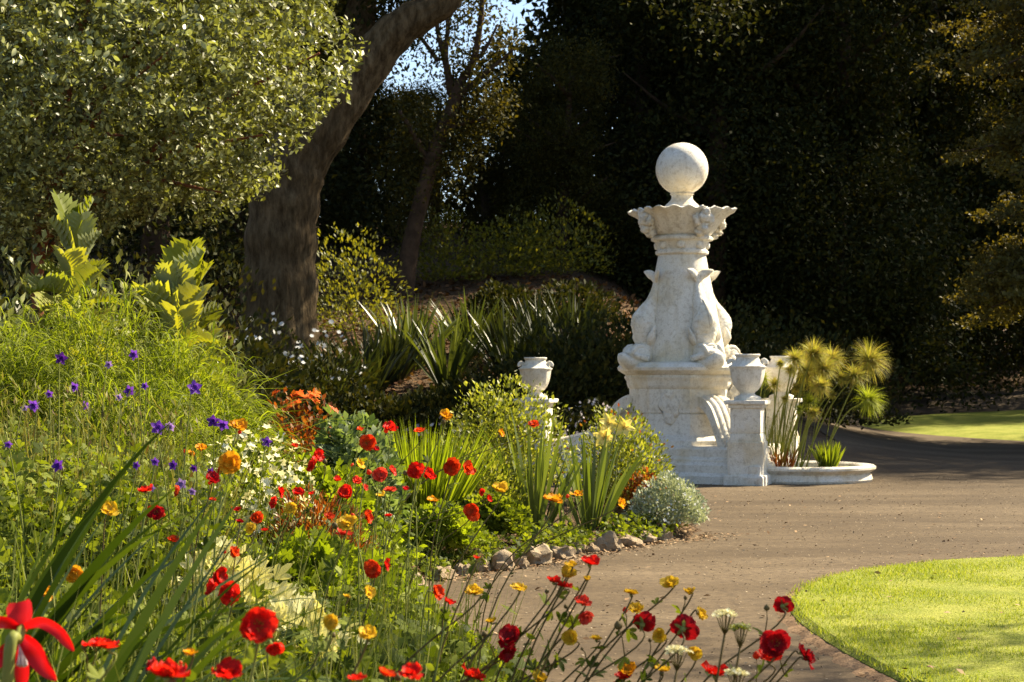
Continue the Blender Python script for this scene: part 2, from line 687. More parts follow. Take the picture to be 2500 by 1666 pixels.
# pedestal (octagonal)
fpart('pedestal', lathe([(.60, .30), (.60, .40), (.565, .43), (.535, .45), (.523, .47), (.523, .655), (.510, .660), (.510, .667), (.523, .672), (.523, Zf(950)), (.535, Zf(947)), (.55, Zf(938)), (.55, Zf(932)), (.56, Zf(928)), (.575, Zf(922)), (.56, Zf(915))], 8, OCT))
fpart('cornice', lathe([(.56, Zf(916)), (.60, Zf(911)), (.62, Zf(907)), (.637, Zf(905)), (.642, Zf(898)), (.625, Zf(893)), (.60, Zf(888)), (.45, Zf(884))], 8, OCT))
# shaft
sp = [(.43, Zf(890)), (.42, Zf(860)), (.40, Zf(830)), (.365, Zf(790)), (.335, Zf(750)), (.295, Zf(700)), (.262, Zf(660)), (.236, Zf(625)), (.226, Zf(618))]
fpart('shaft', lathe(sp, 40))
# collar with rosettes
fpart('collar', lathe([(.20, Zf(626)), (.245, Zf(624)), (.262, Zf(621)), (.262, Zf(615)), (.245, Zf(611)), (.248, Zf(605)), (.262, Zf(594)), (.272, Zf(591)), (.305, Zf(588)), (.308, Zf(583)), (.29, Zf(579)), (.25, Zf(577))], 40))
for i in range(8):
    a = math.radians(-20 + 45 * i + 12)
    c = dirv(a) * .255 + Vector((0, 0, Zf(601)))
    A = Acc()
    V, Fc = rock(i + 3, 2, .10, 4)
    A.add([(x * .046, y * .022, z * .040) for x, y, z in V], Fc, Matrix.Translation(c) @ Matrix.Rotation(a, 4, 'Z'))
    ob('rosette', A.mesh('rosette', ST), fo)


# bowl: four shell-shaped panels with a ruffled lip
def bowl_mod(a, r, z):
    t = (z - Zf(579)) / (Zf(519) - Zf(579))
    b = (a - math.radians(-20)) * 4
    sq = 1 + .055 * t * math.cos(b)
    ruf = 1 + .022 * max(0, t) ** 2 * math.sin(a * 26) + .012 * max(0, t) ** 2 * math.sin(a * 41 + 1)
    return r * sq * ruf * (1 - .05 * max(0, t)), z + .010 * max(0, t) ** 3 * math.sin(a * 21 + .6)


fpart('bowl', lathe([(.25, Zf(580)), (.285, Zf(575)), (.315, Zf(568)), (.345, Zf(558)), (.39, Zf(545)), (.445, Zf(532)), (.49, Zf(524)), (.525, Zf(519.5)), (.535, Zf(516)), (.52, Zf(514)), (.47, Zf(519)), (.35, Zf(535)), (.1, Zf(545))], 144, 0, bowl_mod))
for i, a in enumerate(DIAG):                  # carved heads at the corners of the bowl
    A = Acc()
    R = Matrix.Rotation(a, 4, 'Z')
    for (rr, zz, s, k) in ((.40, Zf(556), (.085, .075, .085), 1), (.45, Zf(540), (.10, .06, .075), 2), (.37, Zf(572), (.075, .06, .06), 3), (.47, Zf(527), (.06, .05, .05), 4), (.44, Zf(566), (.045, .05, .04), 9)):
        V, Fc = rock(k + i * 11, 3, .26, 3.2)
        A.add([(x * s[0] * .8, y * s[1] * .8, z * s[2] * .8) for x, y, z in V], Fc, R @ Matrix.Translation((0, -rr * .96, zz)))
    for sx in (-1, 1):
        V, Fc = rock(21 + i + sx, 3, .3, 3.5)
        A.add([(x * .042 + sx * .075, y * .035, z * .06) for x, y, z in V], Fc, R @ Matrix.Translation((0, -.41, Zf(545))))
    ob('carved_head', A.mesh('carved_head', ST), fo)
# neck and ball
fpart('finial_neck', lathe([(.30, Zf(540)), (.215, Zf(525)), (.20, Zf(516)), (.19, Zf(510)), (.165, Zf(502)), (.135, Zf(495)), (.115, Zf(490)), (.105, Zf(485)), (.105, Zf(478)), (.118, Zf(475)), (.11, Zf(470))], 40))
bp = [(.2595 * math.sin(PI * i / 28) + .0001, Zf(413) - .2595 * math.cos(PI * i / 28)) for i in range(29)]
fpart('ball', lathe(bp, 56))

# dolphins, heads down, tails up against the shaft
for i, a in enumerate(DIAG):
    R = Matrix.Rotation(a, 4, 'Z')
    pts = spline([(0, -.30, Zf(672)), (0, -.285, Zf(700)), (0, -.325, Zf(735)), (0, -.395, Zf(768)), (0, -.43, Zf(790)), (0, -.41, Zf(818)), (0, -.40, Zf(845)), (0, -.45, Zf(866)), (0, -.52, Zf(876))], 6)
    rad = np.interp(np.linspace(0, 1, len(pts)), [0, .1, .3, .5, .62, .75, .88, 1], [.025, .035, .075, .125, .125, .11, .13, .10])
    NT = 40
    pts = spline([tuple(p) for p in pts], 3)
    rad = np.interp(np.linspace(0, 1, len(pts)), np.linspace(0, 1, len(rad)), rad)
    V, Fc = tube(pts, rad, NT, 1.0, Vector((1, 0, 0)))
    V = np.array(V)
    cen = np.repeat(np.array(pts), NT, 0)
    ii = np.repeat(np.arange(len(pts)), NT)
    kk = np.tile(np.arange(NT), len(pts))
    sc = np.abs(np.sin(ii * .42 + (np.floor(kk / 4) % 2) * PI / 2)) * np.abs(np.sin((kk % 4 + .5) * PI / 4))
    V = cen + (V - cen) * (1 + .045 * sc[:, None] + .03 * np.sin(kk * 2 * PI / NT * 3 + ii * .15)[:, None])
    body = fpart('dolphin', (np.array(V) @ np.array(R.to_3x3()).T, Fc))
    # tail fin
    A = Acc()
    for s in (-1, 1):
        V, Fc = tube(spline([(0, -.29, Zf(688)), (s * .04, -.31, Zf(676)), (s * .10, -.335, Zf(668)), (s * .15, -.345, Zf(664))], 5), list(np.interp(np.linspace(0, 1, 16), [0, .5, 1], [.04, .045, .008])), 8, .55, Vector((0, 0, 1)))
        A.add(V, Fc, R)
    ob('tail_fin', A.mesh('tail_fin', ST), body)
    # crest along the back
    A = Acc()
    V, Fc = tube(spline([(0, -.40, Zf(735)), (0, -.49, Zf(760)), (0, -.55, Zf(785)), (0, -.53, Zf(812))], 5), list(np.interp(np.linspace(0, 1, 16), [0, .5, 1], [.01, .035, .02])), 8, .6, Vector((1, 0, 0)))
    A.add(V, Fc, R)
    for s in (-1, 1):                          # side fins
        V, Fc = tube(spline([(s * .09, -.40, Zf(845)), (s * .15, -.43, Zf(825)), (s * .17, -.40, Zf(800))], 5), list(np.interp(np.linspace(0, 1, 11), [0, .5, 1], [.045, .05, .01])), 8, .5, Vector((0, 1, 0)))
        A.add(V, Fc, R)
    ob('fin', A.mesh('fin', ST), body)
    # head: cheeks as volutes, upturned snout, lower lip
    A = Acc()
    for s in (-1, 1):
        sp_pts = []
        for k in range(26):
            t = k / 25
            ang = 2.2 * 2 * PI * t
            rr = .095 * (1 - .85 * t)
            sp_pts.append((s * (.085 + .03 * t), -.52 - rr * math.cos(ang) * .9, Zf(868) + rr * math.sin(ang)))
        V, Fc = tube(sp_pts, [.026 * (1 - .4 * k / 25) for k in range(26)], 8, 1.0, Vector((1, 0, 0)))
        A.add(V, Fc, R)
        V, Fc = rock(40 + i, 3, .06, 2)
        A.add([(x * .07 + s * .06, y * .095 - .52, z * .09 + Zf(868)) for x, y, z in V], Fc, R)
    V, Fc = tube(spline([(0, -.50, Zf(884)), (0, -.60, Zf(886)), (0, -.66, Zf(876)), (0, -.685, Zf(864))], 5), list(np.interp(np.linspace(0, 1, 16), [0, .6, 1], [.09, .06, .03])), 12, 1.5)
    A.add(V, Fc, R)
    V, Fc = tube(spline([(-.17, -.47, Zf(878)), (-.11, -.57, Zf(870)), (0, -.60, Zf(862)), (.11, -.57, Zf(870)), (.17, -.47, Zf(878))], 5), [.032] * 21, 8)
    A.add(V, Fc, R)
    ob('head', A.mesh('head', ST), body)

# relief cartouche on each main face, lion mask below the cornice
for i, a in enumerate(MAIN):
    A = Acc()
    R = Matrix.Rotation(a, 4, 'Z')
    ap = .523 * math.cos(math.radians(22.5))
    for (zz, s, k) in ((.74, (.10, .022, .13), 5), (.84, (.07, .026, .05), 6), (.62, (.06, .022, .06), 7)):
        V, Fc = rock(k + i, 3, .22, 3)
        A.add([(x * s[0], y * s[1], z * s[2]) for x, y, z in V], Fc, R @ Matrix.Translation((0, -ap, zz)))
    ob('cartouche', A.mesh('cartouche', ST), fo)
    if i == 1:
        A = Acc()
        for (rr, zz, s, k) in ((ap + .05, .86, .085, 31), (ap + .08, .79, .06, 32), (ap + .03, .93, .06, 33)):
            V, Fc = rock(k, 3, .25, 3)
            A.add([(x * s, y * s, z * s) for x, y, z in V], Fc, R @ Matrix.Translation((0, -rr, zz)))
        ob('lion_mask', A.mesh('lion_mask', ST), fo)

# piers at the corners, plinth joining them
PIER = {'front': Vector((2.205, 15.98, 0)), 'left': Vector((.235, 17.1, 0)), 'right': Vector((2.74, 17.35, 0))}


def poly_loft(levels):
    """levels: list of (polygon points, z) with equal counts"""
    n = len(levels[0][0])
    V, Fc = [], []
    for pts, z in levels:
        V += [(x, y, z) for x, y in pts]
    for j in range(len(levels) - 1):
        for i in range(n):
            a, b = j * n + i, j * n + (i + 1) % n
            Fc.append((a, b, b + n, a + n))
    Fc.append(tuple(range((len(levels) - 1) * n, len(levels) * n)))
    return V, Fc


def offs(pts, d):
    n = len(pts)
    out = []
    for i in range(n):
        p0, p1, p2 = Vector(pts[i - 1]), Vector(pts[i]), Vector(pts[(i + 1) % n])
        e1, e2 = (p1 - p0).normalized(), (p2 - p1).normalized()
        n1, n2 = Vector((e1.y, -e1.x)), Vector((e2.y, -e2.x))
        m = (n1 + n2).normalized()
        out.append(tuple(p1 + m * d / max(.4, m.dot(n1))))
    return out


pl = [(PIER[k].x - FX, PIER[k].y - FY) for k in ('left', 'front', 'right')] + [(1.3 - FX, 18.0 - FY)]
fpart('plinth', poly_loft([(offs(pl, d), z) for d, z in ((.20, 0), (.20, .085), (.185, .10), (.165, .115), (.165, .185), (.14, .20), (.12, .215), (.12, .235), (.10, .25), (.08, .26), (.08, .33), (.06, .345), (.02, .355), (-.3, .36))]), smooth=False)
for key, p in PIER.items():
    loc = (p.x - FX, p.y - FY, 0)
    pr = bpy.data.objects.new('pier', None)
    A = Acc()
    Rz = Matrix.Rotation(math.radians(-16), 4, 'Z')
    for (s, z0, z1, tp, b) in ((.40, 0, .105, 1, .012), (.335, .10, .415, 1, .01), (.32, .41, .50, .86, .02), (.285, .49, .735, 1, .012), (.32, .725, .765, 1, .012), (.385, .76, .80, 1, .012)):
        V, Fc = bevel_box(s, s, z0, z1, b, tp)
        A.add(V, Fc, Rz)
    me = A.mesh('pier', ST, False)
    ob('pier', me, fo, loc)

# fluted cascades from pedestal down to the piers
for i, (key, a) in enumerate(zip(('front', 'left', 'right'), DIAG)):
    tgt = PIER[key] - Vector((FX, FY, 0))
    ang = math.atan2(tgt.x, -tgt.y)
    Rr = tgt.length - .17
    R = Matrix.Rotation(ang, 4, 'Z')
    prof = spline([(.46, .83), (.56, .81), (.66, .74), (.74, .62), (.80, .50), (max(.88, Rr), .37)], 5)
    V, Fc = [], []
    NW = 33
    for (r, z) in prof:
        for k in range(NW):
            t = k / (NW - 1) * 2 - 1
            w = .155 - .045 * (r - .46)
            V.append((t * w, -r, z + .022 * abs(math.cos(t * PI * 2.0)) - .02 * t * t))
    m = len(prof)
    for j in range(m - 1):
        for k in range(NW - 1):
            q = j * NW + k
            Fc.append((q, q + NW, q + NW + 1, q + 1))
    nb = len(V)
    V += [(x, y + .05, z - .09) for x, y, z in V]
    for j in range(m - 1):
        for k in range(NW - 1):
            q = nb + j * NW + k
            Fc.append((q, q + 1, q + NW + 1, q + NW))
        for k in (0, NW - 1):
            q = j * NW + k
            Fc.append((q, q + nb, q + NW + nb, q + NW) if k else (q, q + NW, q + NW + nb, q + nb))
    for k in range(NW - 1):
        q = (m - 1) * NW + k
        Fc.append((q, q + nb, q + nb + 1, q + 1))
    o = fpart('cascade', ([tuple(R @ Vector(p)) for p in V], Fc))
    if key != 'front':
        A = Acc()
        side = [(.45, .34), (.45, .76)] + [(r, z - .085) for r, z in prof[2:]] + [(prof[-1][0], .34)]
        Vw = [(-.08, -r, z) for r, z in side] + [(.08, -r, z) for r, z in side]
        k = len(side)
        Fw = [tuple(range(k)), tuple(range(2 * k - 1, k - 1, -1))] + [(q, k + q, k + (q + 1) % k, (q + 1) % k) for q in range(k)]
        A.add(Vw, Fw, R)
        ob('buttress', A.mesh('buttress', ST, False), fo)

# low round basin between front and right pier
BC, BR = Vector((2.80, 16.62, 0)), .70
bpf = [(BR - .03, 0), (BR - .01, .012), (BR + .0, .035), (BR - .012, .075), (BR - .03, .09), (BR - .025, .10), (BR + .01, .118), (BR + .03, .135), (BR + .03, .155), (BR + .01, .168), (BR - .03, .172), (BR - .09, .170), (BR - .11, .155), (BR - .115, .11), (BR - .12, .02)]
V, Fc = lathe(bpf, 72)
fpart('basin', (V, Fc[:-2]), loc=(BC.x - FX, BC.y - FY, 0))
V, Fc = lathe([(.01, .12), (BR - .10, .12)], 48)
tag(ob('basin_water', mesh('basin_water', V, Fc[:-2], M['water']), None, BC), kind='structure')

# urns standing on the piers
urn_pf = [(.02, 0), (.125, 0), (.125, .025), (.115, .032), (.08, .045), (.066, .06), (.070, .072), (.095, .09), (.125, .13), (.145, .18), (.157, .235), (.164, .28), (.168, .30), (.176, .306), (.176, .316), (.160, .324), (.138, .342), (.118, .368), (.107, .392), (.106, .402), (.118, .412), (.121, .422), (.115, .43), (.092, .427), (.085, .38), (.02, .34)]
URN = {}


def urn_mod(a, r, z):
    k = 1 + (.018 * math.cos(a * 12) if .08 < z < .29 else 0)
    return r * k, z


def make_urn(key, label, scale=1.0, drop=0.0):
    p = PIER[key]
    u = thing('stone_urn', (p.x, p.y, .801 - drop), label, 'urn', 'urns on the fountain piers')
    u.rotation_euler.z = math.radians(-16)
    V, Fc = lathe([(r * scale, z * scale) for r, z in urn_pf], 48, 0, urn_mod)
    me = mesh('vessel', V, Fc, ST)
    me.set_sharp_from_angle(angle=math.radians(40))
    ob('vessel', me, u)
    for s in (-1, 1):
        pts = []
        for k in range(20):
            t = k / 19
            an = -.6 + 4.9 * t
            rr = .026 * (1 - .4 * t)
            pts.append(((s * (.150 + rr * math.cos(an))) * scale, 0, (.352 + rr * math.sin(an)) * scale))
        V, Fc = tube(pts, [.014 - .004 * k / 19 for k in range(20)], 8, 1.5, Vector((0, 1, 0)))
        ob('handle', mesh('handle', V, Fc, ST), u)
    return u


make_urn('front', 'white stone urn on the nearest pier, left of the papyrus')
make_urn('left', 'white stone urn on its own pier left of the fountain, ringed by flowers', .96, .0)
make_urn('right', 'cream stone urn half hidden behind the papyrus plumes')

# ------------------------------------------------------------ trees
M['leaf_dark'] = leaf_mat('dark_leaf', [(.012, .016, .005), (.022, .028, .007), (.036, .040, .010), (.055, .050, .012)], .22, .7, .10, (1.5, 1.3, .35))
M['leaf_olive'] = leaf_mat('olive_leaf', [(.030, .030, .008), (.055, .055, .012), (.085, .075, .016)], .32, .65, .12, (1.6, 1.3, .3))
M['leaf_gloss'] = leaf_mat('glossy_leaf', [(.04, .038, .010), (.10, .102, .028), (.21, .215, .07), (.38, .39, .19)], .26, .42, .30, (1.4, 1.45, .42))
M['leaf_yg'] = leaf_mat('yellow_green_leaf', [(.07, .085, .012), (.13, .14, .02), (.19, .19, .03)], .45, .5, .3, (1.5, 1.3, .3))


def crown(clumps, per, spread, size, mat, name, tmpl=RHOMB, droop=-.1, flat=1.0):
    clumps = np.asarray(clumps, float)
    c = np.repeat(clumps, per, 0)
    n = len(c)
    off = rng.normal(0, 1, (n, 3)) * np.array([spread, spread, spread * flat])
    d = rand_dir(n, droop)
    V, Fc = place(*tmpl, c + off, d, rand_dir(n, .8), rng.uniform(.65, 1.35, n) * size)
    return mesh(name, V, Fc, mat)


def ball_pts(n, c, r, shell=.55, lo=-.6):
    d = rand_dir(n * 2)
    d = d[d[:, 2] > lo][:n]
    k = rng.uniform(0, 1, (len(d), 1)) ** shell
    return np.asarray(c) + d * k * np.asarray(r)


def skeleton(base, height, lean, spreadr, r0, nl=7, seed=0, low=.4):
    """trunk and limbs as one mesh, limb ends returned"""
    rr = random.Random(seed)
    A = Acc()
    ends = []
    tp = spline([(0, 0, -.3), (lean[0] * .25, lean[1] * .25, height * .3), (lean[0] * .6, lean[1] * .6, height * .6), (lean[0], lean[1], height * .92)], 5)
    V, Fc = tube(tp, list(np.interp(np.linspace(0, 1, len(tp)), [0, .08, .5, 1], [r0 * 1.3, r0, r0 * .7, r0 * .15])), 10)
    A.add(V, Fc)
    for i in range(nl):
        t = low + (.92 - low) * (i + rr.random() * .6) / nl
        k = min(len(tp) - 1, int(t * len(tp)))
        s = Vector(tp[k])
        a = i * 2.4 + rr.random()
        L = spreadr * (1.1 - .5 * t) * rr.uniform(.7, 1.1)
        e = s + Vector((math.cos(a) * L, math.sin(a) * L, L * rr.uniform(.25, .8)))
        mid = (s + e) / 2 + Vector((rr.uniform(-.2, .2), rr.uniform(-.2, .2), rr.uniform(-.1, .3))) * L * .4
        lp = spline([s, mid, e], 5)
        V, Fc = tube(lp, list(np.linspace(r0 * .38, r0 * .06, len(lp))), 7)
        A.add(V, Fc)
        ends += [tuple(p) for p in lp[5:]]
    return A, ends


TREE_KINDS = []


def tree_kind(seed, height, rad, nclump, per, leaf, mat, lo=.22):
    A, ends = skeleton((0, 0, 0), height, (rnd.uniform(-.5, .5), rnd.uniform(-.5, .5)), rad, .26, 9, seed, .3)
    tm = A.mesh('trunk', M['bark'])
    cl = []
    for k in range(nclump):
        t = lo + (1 - lo) * rng.uniform() ** .9
        pr = rad * (math.sin(PI * min(1, .12 + .88 * (1 - abs(t - .45) / .62))) ** .5 if t < 1 else .1) * (1 - .55 * max(0, t - .5))
        a = rng.uniform(0, 2 * PI)
        q = pr * rng.uniform(.25, 1) ** .6
        cl.append((q * math.cos(a), q * math.sin(a), t * height))
    cm = crown(cl, per, rad * .13, leaf, mat, 'crown')
    return tm, cm


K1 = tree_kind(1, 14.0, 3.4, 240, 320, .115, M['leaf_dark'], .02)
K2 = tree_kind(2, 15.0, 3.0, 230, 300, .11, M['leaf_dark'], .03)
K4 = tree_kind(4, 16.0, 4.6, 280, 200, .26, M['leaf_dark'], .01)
K6 = tree_kind(6, 9.0, 2.3, 46, 150, .085, M['leaf_olive'], .38)
K3 = tree_kind(3, 7.0, 2.3, 120, 240, .10, M['leaf_olive'], .04)


def put_tree(kind, u, y, sc, rot, label, group='dark trees behind the fountain', x=None, name='evergreen_tree', sz=None):
    x = (u - 1250) / F * y if x is None else x
    t = thing(name, (x, y, float(H(x, y)) - .05), label, 'tree', group)
    t.rotation_euler.z = rot
    t.scale = (sc, sc, sz or sc)
    ob('trunk', kind[0], t)
    ob('crown', kind[1], t)
    return t


put_tree(K1, 1740, 34.5, .92, .3, 'black-green evergreen directly behind the fountain ball')
put_tree(K1, 2030, 35.5, .95, 1.4, 'tall dark evergreen filling the gap right of the fountain')
put_tree(K2, 1570, 38.0, .95, 2.2, 'dark evergreen just right of the patch of open sky')
put_tree(K1, 1900, 38.5, 1.05, 4.1, 'large shadowed evergreen in the back row above the papyrus')
put_tree(K1, 2290, 42.0, 1.1, 5.2, 'dark evergreen behind the layered tree at the right')
put_tree(K2, 2500, 47.0, 1.1, .9, 'far dark evergreen at the right edge above the shaded path')
put_tree(K2, 2150, 44.0, 1.1, 2.9, 'far dark evergreen over the end of the shaded path')
put_tree(K1, 600, 36.0, .95, 1.1, 'dark tree behind the leaning limb of the thick-trunked tree')
put_tree(K2, 380, 27.5, .90, 3.3, 'dark evergreen in the deep shade behind the left foliage')
put_tree(K1, 30, 28.5, .90, 4.4, 'dark evergreen at the far left behind the glossy-leaved tree')
put_tree(K2, 560, 33.0, 1.0, .2, 'dark evergreen hidden between the thick trunk and the glossy tree')
put_tree(K3, 900, 37.0, .5, 1.9, 'olive understorey tree low behind the sword-leaved plants', 'understorey trees on the bank', None, 'understorey_tree')
put_tree(K3, 1190, 38.5, .45, .4, 'olive understorey tree below the patch of open sky', 'understorey trees on the bank', None, 'understorey_tree')
put_tree(K3, 1060, 41.0, .5, 3.0, 'far olive understorey tree at the top of the bank', 'understorey trees on the bank', None, 'understorey_tree')
put_tree(K3, 1370, 33.0, .6, 5.0, 'small olive tree on the bank left of the fountain column', 'understorey trees on the bank', None, 'understorey_tree')
# trees standing beyond the right edge of the picture, shading the far path; the two farthest added to shade the trees in view
for x, y, sc, r in ((15.5, 27.2, .95, .5), (18.5, 26.5, 1.0, 2.0), (14.5, 40.8, 1.15, 3.9), (19.0, 39.0, 1.1, .8), (22.0, 30.0, 1.05, 1.2), (21.5, 19.5, .9, 5.5)):
    put_tree(K1 if r < 2.5 else K2, 0, y, sc, r, 'dark tree beyond the right edge that shades the far path', 'trees beyond the right edge', x)

for i, (u, y, sc, r) in enumerate(((1290, 47, .24, .2), (1000, 50, .24, 1.3), (640, 46, .75, 2.2), (1520, 46, 1, 3.1), (1760, 48, 1, 4.4), (2000, 50, 1, 5.1), (2300, 52, 1, .8), (2560, 50, 1, 1.9), (480, 44, .9, 2.8), (200, 45, .9, 3.7), (-40, 44, .9, 4.9))):
    put_tree(K4, u, y, sc, r, ('low round tree closing the view under the open sky, right one', 'low round tree closing the view under the open sky, left one', 'far dark tree seen right of the thick trunk', 'far dark tree left of the fountain ball, last row', 'far dark tree right of the fountain ball, last row', 'far dark tree above the papyrus, last row', 'far dark tree at the end of the shaded path', 'far dark tree at the right edge, last row', 'far dark tree behind the thick trunk, last row', 'far dark tree behind the cardoons, last row', 'far dark tree at the left edge, last row')[i], 'far trees closing the view', None, 'far_tree')

put_tree(K6, 0, 8.6, .9, .7, 'tree beyond the right edge whose shadow streaks the near lawn', 'trees beyond the right edge', 8.4, 'evergreen_tree', 1.0)

# thick-trunked tree with a leaning limb
TY = 21.2
bt = thing('old_tree', P(680, 1010, TY), 'old tree with thick brown trunk and limb leaning right across the sky', 'tree')
bo = bt.location


def limb(path, name='limb', parent=bt, yoff=0.0, dy=0.0):
    """path: (u, v, width in photo pixels)"""
    n = len(path)
    pts = spline([tuple(P(u, v, TY + yoff + dy * i / max(1, n - 1)) - bo) for i, (u, v, w) in enumerate(path)], 6)
    rad = np.interp(np.linspace(0, n - 1, len(pts)), range(n), [w * .5 / F * TY for _, _, w in path])
    rad = rad * (1 + .04 * np.sin(np.arange(len(rad)) * 1.3))
    NS = 60
    V, Fc = tube(pts, list(rad), NS, 1.0, Vector((0, 1, 0)))
    V = np.array(V)
    ctr = np.repeat(np.array(pts), NS, 0)
    th = np.tile(np.arange(NS) * 2 * PI / NS, len(pts))
    zz = np.repeat(np.arange(len(pts)), NS)
    k = 1 + .035 * np.sin(th * 5 + .25 * zz) + .022 * np.sin(th * 13 - .4 * zz) + .012 * np.sin(th * 23 + .9 * zz)
    V = ctr + (V - ctr) * k[:, None]
    me = mesh(name, V, Fc, M['bark_big'])
    return ob(name, me, parent)


trunk = limb([(690, 1060, 240), (685, 960, 212), (682, 800, 190), (682, 640, 172), (690, 520, 168), (712, 420, 160), (748, 350, 135), (770, 310, 80)], 'trunk')
limb([(730, 420, 110), (790, 320, 118), (860, 215, 108), (935, 110, 98), (1000, 52, 88), (1080, 12, 66), (1150, -60, 45)], 'limb', trunk)
limb([(715, 430, 110), (700, 300, 112), (660, 150, 95), (600, 0, 80), (540, -140, 60)], 'limb', trunk, .2, .8)
limb([(1080, 12, 60), (1200, -150, 52), (1420, -420, 40), (1640, -560, 26)], 'limb', trunk, .3, 3.0)
limb([(800, 330, 80), (850, 180, 90), (880, 40, 80), (900, -120, 60)], 'limb', trunk, .5, 1.0)
cl = []
for (u, v, dy, r, n) in ((880, -190, 0, 1.5, 26), (600, -230, 1, 1.6, 26), (1080, -250, .5, 1.1, 14), (850, 20, 1.6, .7, 12), (740, 60, 1.8, .8, 14), (930, 40, 1.2, .35, 4)):
    c = P(u, v, TY + dy) - bo
    cl += [tuple(p) for p in ball_pts(n, tuple(c), (r, r, r * .7), .6, -1)]
cl += [tuple(p) for p in ball_pts(46, tuple(Vector((2.6, 24.1, 8.9)) - bo), (1.4, 1.4, 3.2), .6, -1)]  # extra crown, mostly above the view, added to shade the trunk
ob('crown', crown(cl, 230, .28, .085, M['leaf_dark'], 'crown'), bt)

# slender forked tree seen against the sky
gt = thing('forked_tree', P(985, 700, 28.5), 'slender forked tree with sparse foliage against the patch of sky', 'tree')
go = gt.location
A = Acc()


def gl(path, y=28.5):
    pts = spline([tuple(P(u, v, y) - go) for u, v, w in path], 5)
    n = len(path)
    rad = np.interp(np.linspace(0, n - 1, len(pts)), range(n), [w * .5 / F * y for _, _, w in path])
    A.add(*tube(pts, list(rad), 8, 1.0, Vector((0, 1, 0))))
    return pts


gl([(980, 760, 60), (995, 640, 46), (1015, 540, 40), (1045, 430, 38), (1075, 330, 36), (1108, 255, 34), (1120, 200, 26)])
tw = []
for path in ([(1108, 255, 22), (1092, 170, 17), (1072, 90, 12), (1060, 20, 8)], [(1100, 230, 18), (1088, 140, 14), (1093, 60, 10), (1080, -30, 6)], [(1070, 150, 12), (1030, 95, 9), (1005, 60, 5)],
             [(1118, 210, 22), (1155, 150, 18), (1172, 60, 14), (1180, -40, 10)], [(1120, 235, 18), (1165, 195, 13), (1220, 150, 8), (1255, 120, 5)], [(1050, 400, 20), (1010, 330, 14), (975, 270, 8)],
             [(1150, 160, 12), (1185, 120, 9), (1215, 60, 5)], [(1075, 330, 18), (1130, 300, 13), (1190, 290, 7)]):
    tw += [tuple(p) for p in gl(path)[4:]]
ob('trunk', A.mesh('trunk', M['bark']), gt)
cl = []
for q in tw:
    if rng.uniform() < .55:
        cl.append(tuple(np.array(q) + rng.normal(0, .16, 3)))
for (u, v, r, n) in ((1215, 120, .4, 7), (1150, 215, .4, 7), (1190, 240, .5, 12), (1060, 300, .6, 14), (1150, 330, .8, 18), (1040, 420, .8, 20), (1010, 520, .7, 12), (1160, 30, .35, 6), (1100, 380, .6, 10)):
    cl += [tuple(p) for p in ball_pts(n, tuple(P(u, v, 28.7) - go), (r, r * 1.2, r), .6, -1)]
ob('crown', crown(cl, 70, .17, .075, M['leaf_olive'], 'crown'), gt)

# glossy-leaved tree at upper left
GY = 13.6
lt = thing('glossy_tree', P(95, 930, GY), 'broad tree with small glossy leaves, sunlit along its right edge', 'tree')
lo_ = lt.location
A = Acc()
lp = spline([tuple(P(u, v, GY + .3) - lo_) for u, v in ((95, 960), (90, 760), (95, 560), (120, 400), (170, 200), (220, -40))], 5)
A.add(*tube(lp, list(np.linspace(.06, .035, len(lp))), 9, 1.0, Vector((0, 1, 0))))
for k, (u, v, y) in enumerate(((780, 130, 13.0), (640, 330, 12.8), (540, 470, 12.9), (420, 120, 12.6), (300, 330, 12.6), (60, 240, 12.7), (520, -60, 13.4), (330, 480, 13.3), (200, 500, 13.2))):
    s = lp[8 + k % 8]
    e = np.array(P(u, v, y) - lo_)
    mid = (np.array(s) + e) / 2 + np.array([0, .1, .25])
    q = spline([tuple(s), tuple(mid), tuple(e)], 5)
    A.add(*tube(q, list(np.linspace(.035, .008, len(q))), 6, 1.0, Vector((0, 1, 0))))
ob('trunk', A.mesh('trunk', M['bark_red']), lt)
# outline of the crown in the picture plane, filled with leafy twigs
outl = np.array([(-260, -260), (700, -260), (800, -120), (790, 10), (845, 70), (880, 150), (835, 200), (800, 250), (770, 300), (740, 335), (690, 345), (655, 385), (690, 415), (700, 440), (640, 450), (560, 505), (500, 520), (420, 500), (330, 530), (240, 560), (120, 600), (-20, 640), (-260, 640)])


def crown_twigs(n):
    out = []
    while len(out) < n:
        p = np.stack([rng.uniform(-240, 880, 4000), rng.uniform(-250, 640, 4000)], 1)
        p = p[in_poly(p, outl)]
        dd = np.full(len(p), 1e9)
        for i in range(len(outl)):
            a, b = outl[i], outl[(i + 1) % len(outl)]
            t = np.clip(((p - a) @ (b - a)) / ((b - a) @ (b - a)), 0, 1)
            dd = np.minimum(dd, np.linalg.norm(p - a - t[:, None] * (b - a), axis=1))
        for (u, v), e in zip(p, dd):
            half = min(2.1, .25 + 1.9 * math.sqrt(min(1, e / 420)))
            y = GY + half * (rng.uniform(-.6, 1.1) if rng.uniform() < .5 else -abs(rng.normal(.82, .2)))
            # hollows between leafy boughs
            if math.sin(u * .021 + 1.0) * math.sin(v * .026 + u * .006) + rng.normal(0, .35) < -.25:
                y += rng.uniform(.5, 1.3)
                if rng.uniform() < .45:
                    continue
            out.append(tuple(P(u + rng.normal(0, 17), v + rng.normal(0, 17), y) - lo_))
    return np.array(out[:n])


